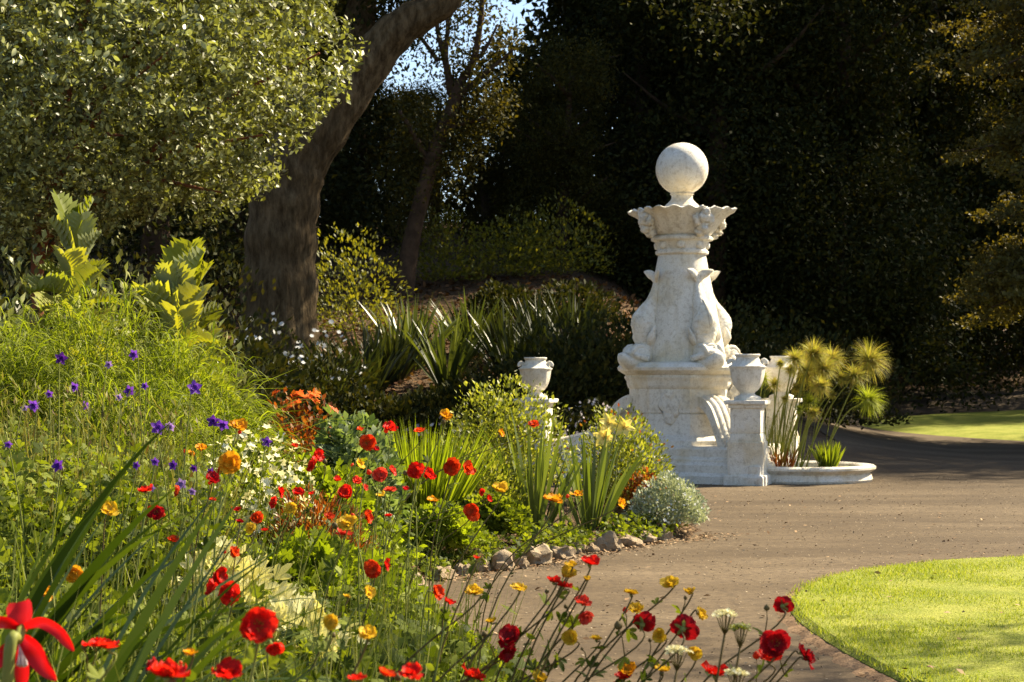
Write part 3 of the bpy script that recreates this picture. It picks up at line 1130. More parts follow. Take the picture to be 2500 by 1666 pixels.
tw = crown_twigs(5200)
tdir = rand_dir(len(tw), .25) + np.array([.25, -.35, .1])
tdir = unit(tdir)
per = 11
c = np.repeat(tw, per, 0)
dd = np.repeat(tdir, per, 0)
k = np.tile(np.arange(per), len(tw))
pos = c + dd * ((k / per - .5) * .22)[:, None]
side = unit(np.cross(dd, rand_dir(len(dd))))
ld = unit(dd * .55 + side * .8)
nl = len(pos)
lsz = rng.uniform(.030, .070, nl)
wide = lsz * rng.uniform(.85, 1.15, nl)
nrm = unit(rand_dir(nl) + np.array([.2, -.1, .9]))
# the 300 leaves that show largest (nearest, along the lit edge) are single objects
key = pos[:, 1] + np.maximum(0, 0) - (pos[:, 0] > -.2) * .0
scr_u = (pos[:, 0] + lo_.x) / (pos[:, 1] + lo_.y) * F + 1250
scr_v = HZ - (pos[:, 2] + lo_.z - CH) / (pos[:, 1] + lo_.y) * F
cand = np.where((scr_u > 10) & (scr_u < 900) & (scr_v > 5))[0]
cand = cand[np.argsort(pos[cand, 1] - lsz[cand] * 6)][:300]
rest = np.setdiff1d(np.arange(nl), cand)
V, Fc = place(*FOLD, pos[rest], ld[rest], nrm[rest], lsz[rest], wide[rest])
nb = 16000                                      # inner and rear leaves, added to keep sun off the crown's front
bu, bv = rng.uniform(-240, 700, nb), rng.uniform(-240, 560, nb)
okb = in_poly(np.column_stack([bu + 60, bv + 30]), outl) & in_poly(np.column_stack([bu + 120, bv]), outl)
bu, bv = bu[okb], bv[okb]
nb = len(bu)
by_ = GY + rng.uniform(-.2, 1.9, nb)
bp_ = np.column_stack([(bu - 1250) / F * by_ - lo_.x, by_ - lo_.y, CH + (HZ - bv) / F * by_ - lo_.z])
Vb, Fb = place(*FOLD, bp_, rand_dir(nb), rand_dir(nb, .6), rng.uniform(.07, .12, nb))
V, Fc = joinVF([(V, Fc), (Vb, Fb)])
tag(ob('foliage', mesh('foliage', V, Fc, M['leaf_gloss']), lt), kind='stuff')
leaf_me = [mesh('leaf', OVAL[0] * np.array([w, 1, b]), OVAL[1], leaf_mat('glossy_leaf_single', [(.12, .125, .04), (.23, .24, .09), (.38, .39, .2)], .26, .36, .45, (1.4, 1.45, .42), True) if i == 0 else None) for i, (w, b) in enumerate(((1, 1), (.9, 2.2), (1.12, -.8)))]
for m_ in leaf_me[1:]:
    m_.materials.append(leaf_me[0].materials[0])


def frame_mat(p, y, z, s):
    y = Vector(y).normalized()
    x = y.cross(Vector(z)).normalized()
    z = x.cross(y)
    m = Matrix((x, y, z)).transposed().to_4x4() @ Matrix.Diagonal((s, s, s, 1))
    m.translation = Vector(p)
    return m


for j, i in enumerate(cand):
    ob('leaf', leaf_me[j % 3], lt, None, frame_mat(pos[i], ld[i], nrm[i], lsz[i]))

# layered tree at the right edge
RY = 24.5
M['leaf_warm'] = leaf_mat('warm_olive_leaf', [(.05, .045, .011), (.09, .08, .018), (.13, .115, .03)], .38, .6, .2, (1.5, 1.25, .35))
rt = thing('layered_tree', (9.2, 25.2, float(H(9.2, 25.2)) - .05), 'olive tree with flat layered boughs at the right edge', 'tree')
ro = rt.location
A = Acc()
A.add(*tube(spline([(0, 0, 0), (.1, 0, 3), (0, .1, 7), (.1, 0, 11)], 4), list(np.linspace(.24, .08, 13)), 9))
cl = []
for k in range(84):
    z = rng.uniform(1.9, 9.5)
    a = rng.uniform(-1.1, 1.25) + PI           # boughs reaching left and towards the path
    L = (3.5 - .12 * z) * rng.uniform(.6, 1.0)
    L *= .75 if k % 4 == 0 else 1
    s = np.array([0, 0, z + .2])
    e = np.array([math.cos(a) * L, math.sin(a) * L, z + rng.uniform(-.35, .25)])
    q = spline([tuple(s), tuple((s + e) / 2 + np.array([0, 0, .25])), tuple(e)], 6)
    A.add(*tube(q, list(np.linspace(.05, .008, len(q))), 5))
    for p in q[2:]:
        w = .34 * (1.1 - .5 * (np.linalg.norm(np.array(p)[:2]) / 3.2))
        for _ in range(3):
            cl.append((p[0] + rng.normal(0, w), p[1] + rng.normal(0, w), p[2] + rng.normal(0, .06)))
ob('trunk', A.mesh('trunk', M['bark']), rt)
ob('crown', crown(cl, 46, .11, .075, M['leaf_warm'], 'crown', RHOMB, -.05, .35), rt)

# ------------------------------------------------------------ plants
G_ = lambda *c: list(c)
M['litter_dark'] = leaf_mat('bank_litter', [(.05, .022, .010), (.12, .06, .028), (.20, .11, .055)], .1, .9, .1)
M['silver'] = leaf_mat('silver_leaf', [(.20, .23, .13), (.34, .37, .24), (.50, .52, .38)], .25, .7, .15, (1.1, 1.1, .7))
M['lime'] = leaf_mat('lime_leaf', [(.06, .075, .010), (.14, .16, .02), (.24, .26, .04), (.34, .34, .09)], .42, .5, .3)
M['mid'] = leaf_mat('mid_green_leaf', [(.030, .045, .006), (.075, .10, .012), (.145, .175, .020), (.22, .25, .035)], .42, .62, .14, (1.6, 1.55, .3))
M['fresh'] = leaf_mat('fresh_green_leaf', [(.075, .10, .008), (.16, .19, .014), (.26, .29, .028)], .46, .6, .15, (1.5, 1.6, .35))
M['weep'] = leaf_mat('weeping_blade', [(.07, .095, .008), (.15, .175, .014), (.26, .28, .035)], .45, .6, .15, (1.4, 1.5, .4))
M['bluegreen'] = leaf_mat('blue_green_leaf', [(.07, .10, .03), (.14, .18, .07), (.24, .28, .14)], .35, .6, .25, (1.3, 1.4, .5))
M['russet'] = leaf_mat('russet_leaf', [(.08, .02, .006), (.17, .05, .010), (.26, .10, .02), (.16, .12, .02)], .40, .6, .2, (1.6, 1.1, .4))
M['cream_leaf'] = leaf_mat('cream_leaf', [(.62, .58, .24), (.74, .70, .36), (.82, .79, .52)], .35, .6, .2, (1.1, 1.05, .6))
M['stem'] = leaf_mat('green_stem', [(.10, .12, .02), (.18, .20, .04), (.26, .25, .07)], .15, .6, .2)
M['stem_dark'] = leaf_mat('brown_stem', [(.09, .075, .02), (.13, .10, .03), (.10, .04, .02)], .1, .6, .2)
M['straw'] = leaf_mat('straw', [(.11, .115, .02), (.24, .225, .065), (.09, .11, .016), (.11, .06, .03)], .35, .6, .2, (1.3, 1.2, .5))
M['strap'] = leaf_mat('strap_leaf', [(.022, .040, .006), (.045, .072, .009), (.09, .125, .016)], .36, .5, .2, (1.6, 1.6, .35), True)
M['iris'] = leaf_mat('iris_leaf', [(.06, .085, .016), (.11, .14, .03), (.16, .19, .05)], .35, .42, .4, (1.5, 1.5, .4), True)
M['white'] = leaf_mat('white_petal', [(.62, .62, .60), (.80, .80, .78)], .3, .7, .15, (1, 1, 1))
M['pinkwhite'] = leaf_mat('pink_white_petal', [(.60, .50, .50), (.78, .74, .70)], .3, .7, .15, (1, 1, 1))
M['cream'] = leaf_mat('cream_petal', [(.66, .58, .24), (.80, .74, .44), (.85, .82, .62)], .35, .7, .15, (1, 1, .8))
M['papyrus'] = leaf_mat('papyrus_ray', [(.22, .24, .04), (.34, .35, .07), (.40, .36, .10), (.30, .22, .08)], .45, .6, .2, (1.3, 1.2, .5))
M['papyrus_g'] = leaf_mat('papyrus_ray_green', [(.20, .24, .025), (.30, .34, .04), (.38, .39, .08)], .45, .6, .2, (1.3, 1.3, .4))


def X(u, y):
    return (u - 1250) / F * y


def zg(x, y):
    return bz(x, y) if bed_dist(x, y)[0] > 0 else float(H(x, y))


def area(n, y0, y1, u0, u1, edge=.12):
    out = []
    while len(out) < n:
        y = rng.uniform(y0, y1)
        x = X(rng.uniform(u0, u1), y)
        if bed_dist(x, y)[0] > edge:
            out.append((x, y))
    return np.array(out)


def dome(n, rx, ry, h, shell=.4, z0=.05):
    d = rand_dir(n)
    d[:, 2] = np.abs(d[:, 2])
    k = rng.uniform(0, 1, (n, 1)) ** shell
    p = d * k * np.array([rx, ry, h])
    lump = 1 + .16 * np.sin(p[:, 0:1] / rx * 5 + p[:, 2:3] * 7) * np.cos(p[:, 1:2] / ry * 4 + 1)
    p = p * lump
    p[:, 2] += z0
    return p, d


def stems_vf(n, rx, ry, h, w=.006, dr=.2):
    b = rng.normal(0, .16, (n, 3)) * np.array([rx, ry, 0])
    p, d = dome(n, rx, ry, h, .3)
    return ribbons(b, p - b, np.linalg.norm(p - b, axis=1), w, dr, 4)


def shrub(name, label, cat, u, y, rx, ry, h, n, size, mat, tmpl=OVAL, stem=60, shell=.4, group=None, z=None, smat=None, up=.5, wid=None):
    x = X(u, y)
    t = thing(name, (x, y, zg(x, y) if z is None else z), label, cat, group)
    if n >= 1400:
        tmpl = FOLD if tmpl is OVAL else LITE3 if tmpl is LOBE3 else LITE5 if tmpl is LOBE5 else tmpl
    p, d = dome(n, rx, ry, h, shell)
    ld = unit(d + rng.normal(0, .55, (n, 3)) + np.array([0, 0, up]))
    sz = rng.uniform(.6, 1.3, n) * size
    V, Fc = place(*tmpl, p, ld, unit(rng.normal(0, .6, (n, 3)) + np.array([0, 0, 1])), sz, None if wid is None else sz * wid)
    tag(ob('foliage', mesh('foliage', V, Fc, M[mat]), t), kind='stuff')
    if stem:
        V, Fc = stems_vf(stem, rx * .9, ry * .9, h * .9)
        ob('stems', mesh('stems', V, Fc, smat or M['stem']), t)
    return t


def star(nl=5, w=.30, cup=.25):
    """small flower of nl pointed petals, facing +Z, unit radius"""
    V, T = [(0, 0, 0)], []
    for i in range(nl):
        a = 2 * PI * i / nl
        for (da, r, z) in ((-w, .6, cup * .5), (0, 1, cup), (w, .6, cup * .5)):
            V.append((r * math.cos(a + da * 1.2), r * math.sin(a + da * 1.2), z))
        b = 1 + 3 * i
        T += [(0, b, b + 1), (0, b + 1, b + 2)]
    return np.array(V), np.array(T)


STAR5, STAR8 = star(5, .5), star(8, .33, .1)


def blossoms(t, name, pos, nrm, size, mat, tmpl=STAR5):
    pos = np.asarray(pos)
    n = len(pos)
    y = unit(np.cross(nrm, rand_dir(n)))
    V, Fc = place(*tmpl, pos, y, nrm, rng.uniform(.75, 1.25, n) * size)
    return tag(ob(name, mesh(name, V, Fc, M[mat] if isinstance(mat, str) else mat), t), kind='stuff')


def upn(n, s=.6, to=(0.1, -.4, .8)):
    return unit(rng.normal(0, s, (n, 3)) + np.array(to))


# silver bush at the corner of the path
t = shrub('silver_bush', 'low silvery grey bush at the tip of the bed by the path', 'bush', 1632, 10.72, .255, .25, .28, 4200, .028, 'silver', OVAL, 60, .3, z=.05)
p, d = dome(260, .255, .26, .29, .1)
blossoms(t, 'florets', p, upn(260), .009, 'white')
# lime-leaved shrubs in front of the fountain
t = shrub('lime_shrub', 'airy lime green shrub with small pale flowers below the lone urn', 'shrub', 1235, 11.8, .50, .36, .72, 6500, .034, 'lime', OVAL, 160, .45, 'lime green shrubs before the fountain')
p, d = dome(90, .52, .38, .80, .12)
blossoms(t, 'florets', p, upn(90), .014, 'cream')
t = shrub('lime_shrub', 'dense lime green shrub with dark seed heads before the fountain plinth', 'shrub', 1520, 11.3, .36, .34, .62, 5600, .032, 'lime', OVAL, 130, .42, 'lime green shrubs before the fountain')
p, d = dome(60, .39, .37, .70, .08)
V, Fc = place(*OVAL, p, d, rand_dir(60), .028)
tag(ob('seed_heads', mesh('seed_heads', V, Fc, M['russet']), t), kind='stuff')
shrub('lime_shrub', 'low lime green shrub between the upright grass and the iris', 'shrub', 1175, 9.9, .30, .3, .42, 3600, .030, 'lime', OVAL, 70, .4, 'lime green shrubs before the fountain')
shrub('red_tinted_shrub', 'small russet shrub tucked behind the silver bush', 'shrub', 1570, 10.95, .16, .14, .24, 900, .03, 'russet', OVAL, 30)
shrub('green_bush', 'mid green leafy bush spilling behind the edging stones', 'bush', 1190, 9.35, .24, .18, .20, 2200, .034, 'mid', LOBE3, 30)
shrub('green_bush', 'low fresh green bush at the left end of the edging stones', 'bush', 1080, 8.75, .22, .2, .20, 1800, .034, 'fresh', LOBE3, 30)
shrub('blue_green_bush', 'tall blue-green leafy bush left of the upright grass', 'bush', 865, 8.9, .27, .3, .60, 2600, .055, 'bluegreen', LOBE3, 50)
shrub('fresh_bush', 'bright green leafy bush between cream flowers and upright grass', 'bush', 790, 7.9, .25, .25, .44, 2000, .050, 'fresh', LOBE3, 40)
shrub('russet_bush', 'feathery russet bush amid the red geums', 'bush', 770, 6.35, .25, .2, .40, 5000, .040, 'russet', OVAL, 120, .5, wid=.35)
shrub('green_bush', 'leafy green bush below the russet bush', 'bush', 760, 5.4, .30, .3, .30, 2600, .045, 'fresh', LOBE5, 30)

# cream-flowered bushes
for (u, y, r, h, lab) in ((600, 6.9, .24, .58, 'cream-flowered bush beside the columbines, upper one'), (690, 6.5, .20, .46, 'cream-flowered bush left of the russet bush, lower one'), (655, 7.6, .24, .56, 'cream-flowered bush in front of the orange blossoms')):
    t = shrub('cream_flower_bush', lab, 'bush', u, y, r, r, h, 1700, .034, 'mid', OVAL, 70, .45, 'cream-flowered bushes')
    p, d = dome(330, r * 1.04, r * 1.02, h * 1.05, .15)
    blossoms(t, 'blossoms', p, upn(len(p)), .018, 'cream')
# pale yellow mound
t = shrub('pale_yellow_plant', 'pale yellow leafy mound lit by the sun among the geums, upper one', 'plant', 545, 4.6, .22, .2, .30, 620, .046, 'cream_leaf', LOBE3, 0, .35, 'pale yellow plants')
t = shrub('pale_yellow_plant', 'pale yellow leafy mound lit by the sun among the geums, lower right one', 'plant', 725, 4.2, .17, .16, .23, 420, .044, 'cream_leaf', LOBE3, 0, .35, 'pale yellow plants')

# orange-blossomed bush: each flower head a part of its own
t = shrub('orange_flower_bush', 'bush with clustered orange-red blossoms before the dark shrubs', 'bush', 745, 9.5, .30, .25, .62, 1500, .045, 'russet', OVAL, 60)
M['orange'] = leaf_mat('orange_petal', [(.62, .11, .02), (.72, .20, .05), (.70, .28, .10)], .35, .6, .2, (1.2, 1, .8), True)
hb = joinVF([place(*STAR5, np.array([[math.cos(a) * .5, math.sin(a) * .5, .3 - .1 * k]]), np.array([[math.cos(a * 2), math.sin(a * 2), 0]]), np.array([[math.cos(a) * .5, math.sin(a) * .5, 1.0]]), .55) for k, a in enumerate(np.arange(0, 6, 1.1))])
head_me = mesh('blossom', hb[0], hb[1], M['orange'])
p, d = dome(46, .30, .24, .66, .08)
for q, e in zip(p, d):
    if e[1] < .35:
        ob('blossom', head_me, t, None, frame_mat(q, (e[0] + .1, .5, -.3), (e[0], e[1] - .5, e[2] + .3), rnd.uniform(.03, .045)))


# blade clumps --------------------------------------------------------------
def clump(name, label, cat, u, y, n, length, width, spread, droop, mat, group=None, seg=5, rb=.10, z=None, mound=None):
    x = X(u, y)
    t = thing(name, (x, y, zg(x, y) if z is None else z), label, cat, group)
    a = rng.uniform(0, 2 * PI, n)
    r = rng.uniform(0, 1, n) ** .6
    b = np.stack([np.cos(a) * r * rb, np.sin(a) * r * rb, np.zeros(n)], 1)
    d = np.stack([np.cos(a) * r * spread, np.sin(a) * r * spread, np.ones(n)], 1) + rng.normal(0, .10, (n, 3))
    V, Fc = ribbons(b, d, rng.uniform(.6, 1.0, n) * length, width, rng.uniform(.5, 1.3, n) * droop, seg)
    if mound:
        k = int(2600 * mound[0] / .5)
        q, e = dome(k, mound[0], mound[0] * .8, mound[1], .12, .02)
        Vm, Fm = ribbons(q, unit(e * np.array([1, 1, .5]) + rng.normal(0, .35, (k, 3)) + np.array([0, 0, .55])), rng.uniform(.10, .26, k), width * .9, 2.2, seg)
        V, Fc = joinVF([(V, Fc), (Vm, Fm)])
    tag(ob('blades', mesh('blades', V, Fc, M[mat]), t), kind='stuff')
    return t


clump('upright_grass', 'dense clump of upright bright green grass behind the red geums', 'grass clump', 1030, 9.5, 640, .66, .011, .55, .22, 'fresh', None, 5, .16)
for (u, y, n, L, lab) in ((225, 8.7, 420, 1.30, 'tallest weeping grass tussock below the first cardoon'), (410, 8.5, 380, 1.10, 'weeping grass tussock below the second cardoon'), (60, 8.9, 380, 1.20, 'weeping grass tussock at the left edge'), (525, 8.3, 300, .78, 'weeping grass tussock drooping towards the thick trunk'), (-60, 8.3, 300, 1.1, 'weeping grass tussock cut by the left edge'), (320, 7.8, 300, .86, 'weeping grass tussock just above the purple columbines')):
    t = clump('weeping_grass', lab, 'grass clump', u, y, n, L, .007, .8, 2.0, 'weep', 'weeping grass tussocks', 5, .18, None, (.50 if L > .9 else .36, L * .80))
# sword-leaved plants on the shaded bank
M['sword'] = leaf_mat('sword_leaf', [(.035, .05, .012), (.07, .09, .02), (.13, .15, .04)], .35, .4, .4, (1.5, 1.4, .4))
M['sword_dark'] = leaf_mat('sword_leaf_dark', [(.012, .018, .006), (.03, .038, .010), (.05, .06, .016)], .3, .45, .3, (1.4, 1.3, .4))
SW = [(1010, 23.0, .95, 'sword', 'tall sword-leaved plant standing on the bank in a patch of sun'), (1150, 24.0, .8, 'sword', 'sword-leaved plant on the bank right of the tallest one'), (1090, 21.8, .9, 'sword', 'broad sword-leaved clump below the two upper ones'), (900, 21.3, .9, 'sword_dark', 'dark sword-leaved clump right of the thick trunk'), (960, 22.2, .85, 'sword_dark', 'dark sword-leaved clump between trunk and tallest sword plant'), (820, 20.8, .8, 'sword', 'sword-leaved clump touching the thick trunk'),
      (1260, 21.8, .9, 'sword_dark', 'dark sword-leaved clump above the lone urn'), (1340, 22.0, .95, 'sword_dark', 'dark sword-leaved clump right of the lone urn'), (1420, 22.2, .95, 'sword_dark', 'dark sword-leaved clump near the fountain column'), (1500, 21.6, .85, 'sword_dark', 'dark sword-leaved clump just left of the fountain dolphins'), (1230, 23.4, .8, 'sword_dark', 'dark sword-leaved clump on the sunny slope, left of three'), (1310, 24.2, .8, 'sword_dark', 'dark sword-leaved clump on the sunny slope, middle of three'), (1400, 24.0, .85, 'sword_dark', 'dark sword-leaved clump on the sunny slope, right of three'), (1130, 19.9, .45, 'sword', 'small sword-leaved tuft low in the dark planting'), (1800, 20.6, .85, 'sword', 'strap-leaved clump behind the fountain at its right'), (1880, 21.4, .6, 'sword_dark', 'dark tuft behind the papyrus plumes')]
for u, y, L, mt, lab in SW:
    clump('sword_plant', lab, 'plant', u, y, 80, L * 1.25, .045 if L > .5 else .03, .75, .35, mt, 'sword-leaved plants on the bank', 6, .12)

# dark shrubs on the bank and behind the fountain
DK = [(760, 19.6, .9, .9, 'dark shrub at the foot of the thick trunk'), (930, 19.4, .8, .45, 'dark shrub behind the blue-green bush'), (1080, 19.8, .8, .40, 'dark shrub behind the upright grass'), (1190, 20.0, .8, .55, 'dark shrub left of the lone urn'), (1290, 20.2, .9, .75, 'dark shrub behind the lone urn'), (1400, 20.6, .9, 1.1, 'dark shrub between lone urn and fountain'), (1520, 21.0, .9, 1.1, 'dark shrub behind the fountain pedestal'), (1660, 22.0, 1.0, 1.3, 'dark shrub hidden behind the fountain column'), (1790, 23.0, 1.0, 1.2, 'dark shrub behind the front urn'), (1920, 24.0, 1.1, 1.2, 'dark shrub behind the papyrus'), (2050, 25.0, 1.1, 1.3, 'dark shrub right of the papyrus at the path bend'),
      (1235, 26.6, .7, .5, 'low dark shrub on the sunny slope, left of two'), (1400, 26.2, .8, .65, 'low dark shrub on the sunny slope, right of two'), (600, 17.0, .8, 1.0, 'dark shrub left of the thick trunk'), (480, 15.5, .9, 1.3, 'dark shrub behind the second cardoon'), (330, 14.8, .9, 1.4, 'dark shrub behind the weeping grass'), (170, 14.6, .9, 1.5, 'dark shrub behind the first cardoon'), (20, 14.4, .9, 1.5, 'dark shrub at the left edge under the glossy tree'), (240, 17.5, 1.2, 2.2, 'tall dark shrub under the glossy tree'), (470, 18.5, 1.2, 2.4, 'tall dark shrub left of the thick trunk'), (20, 17.5, 1.2, 2.4, 'tall dark shrub at the left edge, behind the others')]
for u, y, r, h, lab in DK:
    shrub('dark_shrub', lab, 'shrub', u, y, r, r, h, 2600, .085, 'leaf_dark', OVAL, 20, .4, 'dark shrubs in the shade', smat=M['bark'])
for i, (u, y, r, h, lab) in enumerate(((1240, 30.0, .9, 1.1, 'sun-flecked yellow-green bush on the bank, left one'), (1370, 30.5, 1.0, 1.3, 'sun-flecked yellow-green bush on the bank, right one'), (1080, 29.5, .9, 1.2, 'sun-flecked yellow-green bush behind the sword plants'), (860, 25.5, .9, 1.6, 'sun-flecked yellow-green bush beside the thick trunk'))):
    shrub('bank_bush', lab, 'bush', u, y, r, r, h, 2200, .075, 'leaf_yg', OVAL, 20, .4, 'sun-flecked bushes on the bank', smat=M['bark'])
# white daisies and pale ground flowers in the shade
for u, y, r, h, nf, sz, mt, lab in ((650, 20.0, .62, 1.15, 60, .032, 'white', 'white-flowered bush in front of the thick trunk'), (790, 19.9, .55, 1.05, 55, .032, 'white', 'white-flowered bush right of the thick trunk'), (640, 18.9, .45, .6, 34, .03, 'white', 'low white-flowered bush at the foot of the thick trunk'), (1070, 19.0, .42, .34, 60, .026, 'pinkwhite', 'low pinkish white ground flowers above the upright grass'), (1465, 19.2, .55, .42, 80, .022, 'pinkwhite', 'low whitish ground flowers left of the fountain pedestal'), (1390, 19.0, .4, .32, 40, .022, 'pinkwhite', 'low whitish ground flowers right of the lone urn')):
    t = shrub('white_flower_bush', lab, 'bush', u, y, r, r * .8, h, 1500, .06, 'leaf_dark', OVAL, 20, .4, 'white-flowered bushes in the shade')
    p, d = dome(nf * 2, r * 1.04, r * .85, h * 1.05, .06)
    p = p[d[:, 1] < .3][:nf]
    blossoms(t, 'blossoms', p, upn(len(p), .4, (.1, -.8, .5)), sz, mt, STAR8)

# glossy undergrowth behind the grass tussocks
for (u, y, r, h, lab) in ((60, 11.4, .6, 1.55, 'leafy bush beside the first cardoon'), (320, 11.2, .6, 1.35, 'leafy bush between the two cardoons'), (480, 10.8, .4, .95, 'leafy bush at the right of the second cardoon'), (-60, 10.8, .5, 1.35, 'leafy bush at the left edge above the grass')):
    shrub('leafy_bush', lab, 'bush', u, y, r, r * .8, h, 1700, .075, 'leaf_gloss', OVAL, 30, .4, 'leafy bushes behind the grass')


# cardoons: every leaf a part
def cardoon_leaf(L, arch, seed):
    rr = random.Random(seed)
    V, T = [], []
    nn = 11
    mid = []
    for i in range(nn + 1):
        t = i / nn
        mid.append(Vector((0, t * L * (1 - .22 * arch * t), L * (-.30 * arch * t * t))))
        V.append(tuple(mid[-1]))
    for s in (-1, 1):
        for i in range(1, nn):
            t = i / nn
            w = L * .33 * math.sin(PI * min(1, .12 + .85 * t)) ** .8 * rr.uniform(.8, 1.1)
            base0, base1 = i, i + 1
            b = len(V)
            c = mid[i]
            tip = (s * w, c.y + w * .95, c.z + w * rr.uniform(.05, .35))
            sh = (s * w * .30, c.y + w * .10 + L / nn * .2, c.z + w * .10)
            m1 = (s * w * .74, c.y + w * .42, c.z + w * .2)
            m2 = (s * w * .58, c.y + w * .78, c.z + w * .2)
            sh2 = (s * w * .26, c.y + w * .24 + L / nn * .75, c.z + w * .12)
            V += [sh, m1, tip, m2, sh2]
            fs = [(base0, b, b + 4), (base0, b + 4, base1), (b, b + 1, b + 3), (b, b + 3, b + 4), (b + 1, b + 2, b + 3)]
            T += fs if s > 0 else [tuple(reversed(f)) for f in fs]
    V.append((0, mid[-1].y + L * .1, mid[-1].z - L * .03))
    return V, T


def cardoon_mat():
    m = leaf_mat('cardoon_leaf', [(.14, .17, .012), (.22, .24, .018), (.28, .28, .03)], .5, .55, .3, (1.4, 1.3, .3), True)
    nt = m.node_tree
    bs = nt.nodes['Principled BSDF']
    col = bs.inputs['Base Color'].links[0].from_socket
    bf = nt.nodes.new('ShaderNodeNewGeometry').outputs['Backfacing']
    nt.links.new(mixc(nt, bf, col, (.30, .33, .17)), bs.inputs['Base Color'])
    return m


cm = cardoon_mat()
cl_me = [mesh('leaf', *cardoon_leaf(1.0, a, k), cm) for k, a in enumerate((.5, 1.0, 1.6, 2.2))]
for (u, y, zz, n, lab, ph) in ((185, 9.9, 1.42, 24, 'jagged-leaved cardoon towering over the grass at left', .4), (440, 9.4, 1.08, 28, 'jagged-leaved cardoon with yellowish leaves right of the other', 1.2)):
    x = X(u, y)
    t = thing('cardoon', (x, y, zg(x, y)), lab, 'plant', 'cardoons')
    V, Fc = tube([(0, 0, 0), (.01, 0, zz * .5), (0, 0, zz)], [.03, .028, .02], 8)
    ob('stalk', mesh('stalk', V, Fc, M['stem']), t)
    for i in range(n):
        a = ph + i * 2.399
        el = math.radians(82 - 62 * (i / n))
        d = Vector((math.cos(a) * math.cos(el), math.sin(a) * math.cos(el), math.sin(el)))
        up = Vector((-math.cos(a) * math.sin(el), -math.sin(a) * math.sin(el), math.cos(el)))
        L = rnd.uniform(.30, .46)
        ob('leaf', cl_me[min(3, int(i / n * 4))], t, None, frame_mat((0, 0, zz * (1 - .45 * i / n)), d, up, L))

# iris clumps: every leaf a part
def blade_obj(t, b, d, L, w, droop, mat, seg=7, name='leaf'):
    V, Fc = ribbons(np.array([b]), np.array([d]), L, w, droop, seg)
    return ob(name, mesh(name, V, Fc, M[mat]), t)


for (u, y, n, L, lab) in ((1305, 10.0, 40, .72, 'clump of broad sword-like iris leaves, left of two behind the stones'), (1440, 10.2, 42, .70, 'clump of broad sword-like iris leaves, right of two behind the stones'), (1375, 9.9, 8, .30, 'small pale iris tuft between the two large iris clumps')):
    x = X(u, y)
    t = thing('iris_clump', (x, y, zg(x, y)), lab, 'plant', 'iris clumps')
    for i in range(n):
        a = rnd.uniform(0, 2 * PI)
        r = rnd.random() ** .7
        blade_obj(t, (math.cos(a) * r * .10, math.sin(a) * r * .06, 0), (math.cos(a) * r * .60, math.sin(a) * r * .4, 1), L * rnd.uniform(.6, 1.05), .024 if L > .4 else .018, rnd.choice([.05, .1, .2, .45]), 'iris')

# strap-leaved clumps in the left foreground
for (x, y, n, L, bias, lab) in ((-.66, 2.4, 76, .66, (.85, .12), 'strap-leaved plant in the left foreground, leaves leaning right'), (-.95, 3.0, 52, .74, (.80, .1), 'strap-leaved plant at the left edge above the scarlet lily'), (-.46, 2.2, 40, .46, (.80, .05), 'strap-leaved plant at the bottom below the big red geum')):
    t = thing('strap_plant', (x, y, zg(x, y)), lab, 'plant', 'strap-leaved plants in the foreground')
    for i in range(n):
        a = rnd.uniform(0, 2 * PI)
        d = (math.cos(a) * .55 + bias[0], math.sin(a) * .35 + bias[1], rnd.uniform(.4, .95))
        blade_obj(t, (math.cos(a) * .05, math.sin(a) * .05, 0), d, L * rnd.uniform(.65, 1.1), rnd.uniform(.016, .030), rnd.uniform(.15, .75), 'strap', 9)

# papyrus in the basin ------------------------------------------------------
t = thing('papyrus', (BC.x - .3, BC.y - .05, .12), 'papyrus with shaggy round plumes rising from the stone basin', 'plant')
HEADS = [(1985, 868, .15, 0), (1965, 905, .14, 0), (2002, 946, .12, 0), (2056, 926, .125, 1), (2122, 885, .155, 0), (2118, 980, .115, 2), (1930, 905, .10, 1), (1945, 950, .10, 0), (1862, 925, .06, 2), (2010, 905, .13, 0), (1955, 870, .10, 0), (1985, 1010, .08, 0), (2085, 920, .09, 1), (1990, 940, .12, 1), (1950, 1000, .08, 2), (1975, 985, .09, 2), (2030, 880, .10, 0), (1915, 975, .06, 1), (1905, 890, .08, 0), (1890, 940, .06, 1), (1940, 880, .09, 0), (2030, 965, .09, 0)]
for i, (u, v, r, kd) in enumerate(HEADS):
    y = 16.45 + .3 * math.sin(i * 2.1)
    e = P(u, v, y) - t.location
    b = Vector(((e.x * .45 + rnd.uniform(-.12, .12)), rnd.uniform(-.1, .15), 0))
    droop = kd == 2 and r > .1
    mid = b.lerp(e, .55) + Vector((0, 0, .10 if not droop else .16))
    pts = spline([b, mid, e], 8)
    V, Fc = tube(pts, list(np.linspace(.009, .005, len(pts))), 6)
    stem = ob('stem', mesh('stem', V, Fc, M['stem']), t)
    n = int(6000 * r) + 60
    ax = (Vector(e) - Vector(pts[-3])).normalized()
    d = rand_dir(n)
    d = unit(d + np.array(ax) * .55)
    V, Fc = ribbons(np.repeat(np.array([e]), n, 0), d, rng.uniform(.35, 1.2, n) * r * 1.55 * (.8 + .4 * math.sin(i * 1.7)), .0042, .8, 6)
    o = ob('plume', mesh('plume', V, Fc, M['papyrus'] if kd != 2 else M['papyrus_g']), t)
n = 80
b = np.stack([rng.normal(.05, .17, n), rng.normal(0, .08, n), np.zeros(n)], 1)
V, Fc = ribbons(b, np.stack([rng.normal(.05, .16, n), rng.normal(0, .1, n), np.ones(n)], 1), rng.uniform(.40, .90, n), .007, .10, 5)
ob('bare_stems', mesh('bare_stems', V, Fc, M['stem']), t)
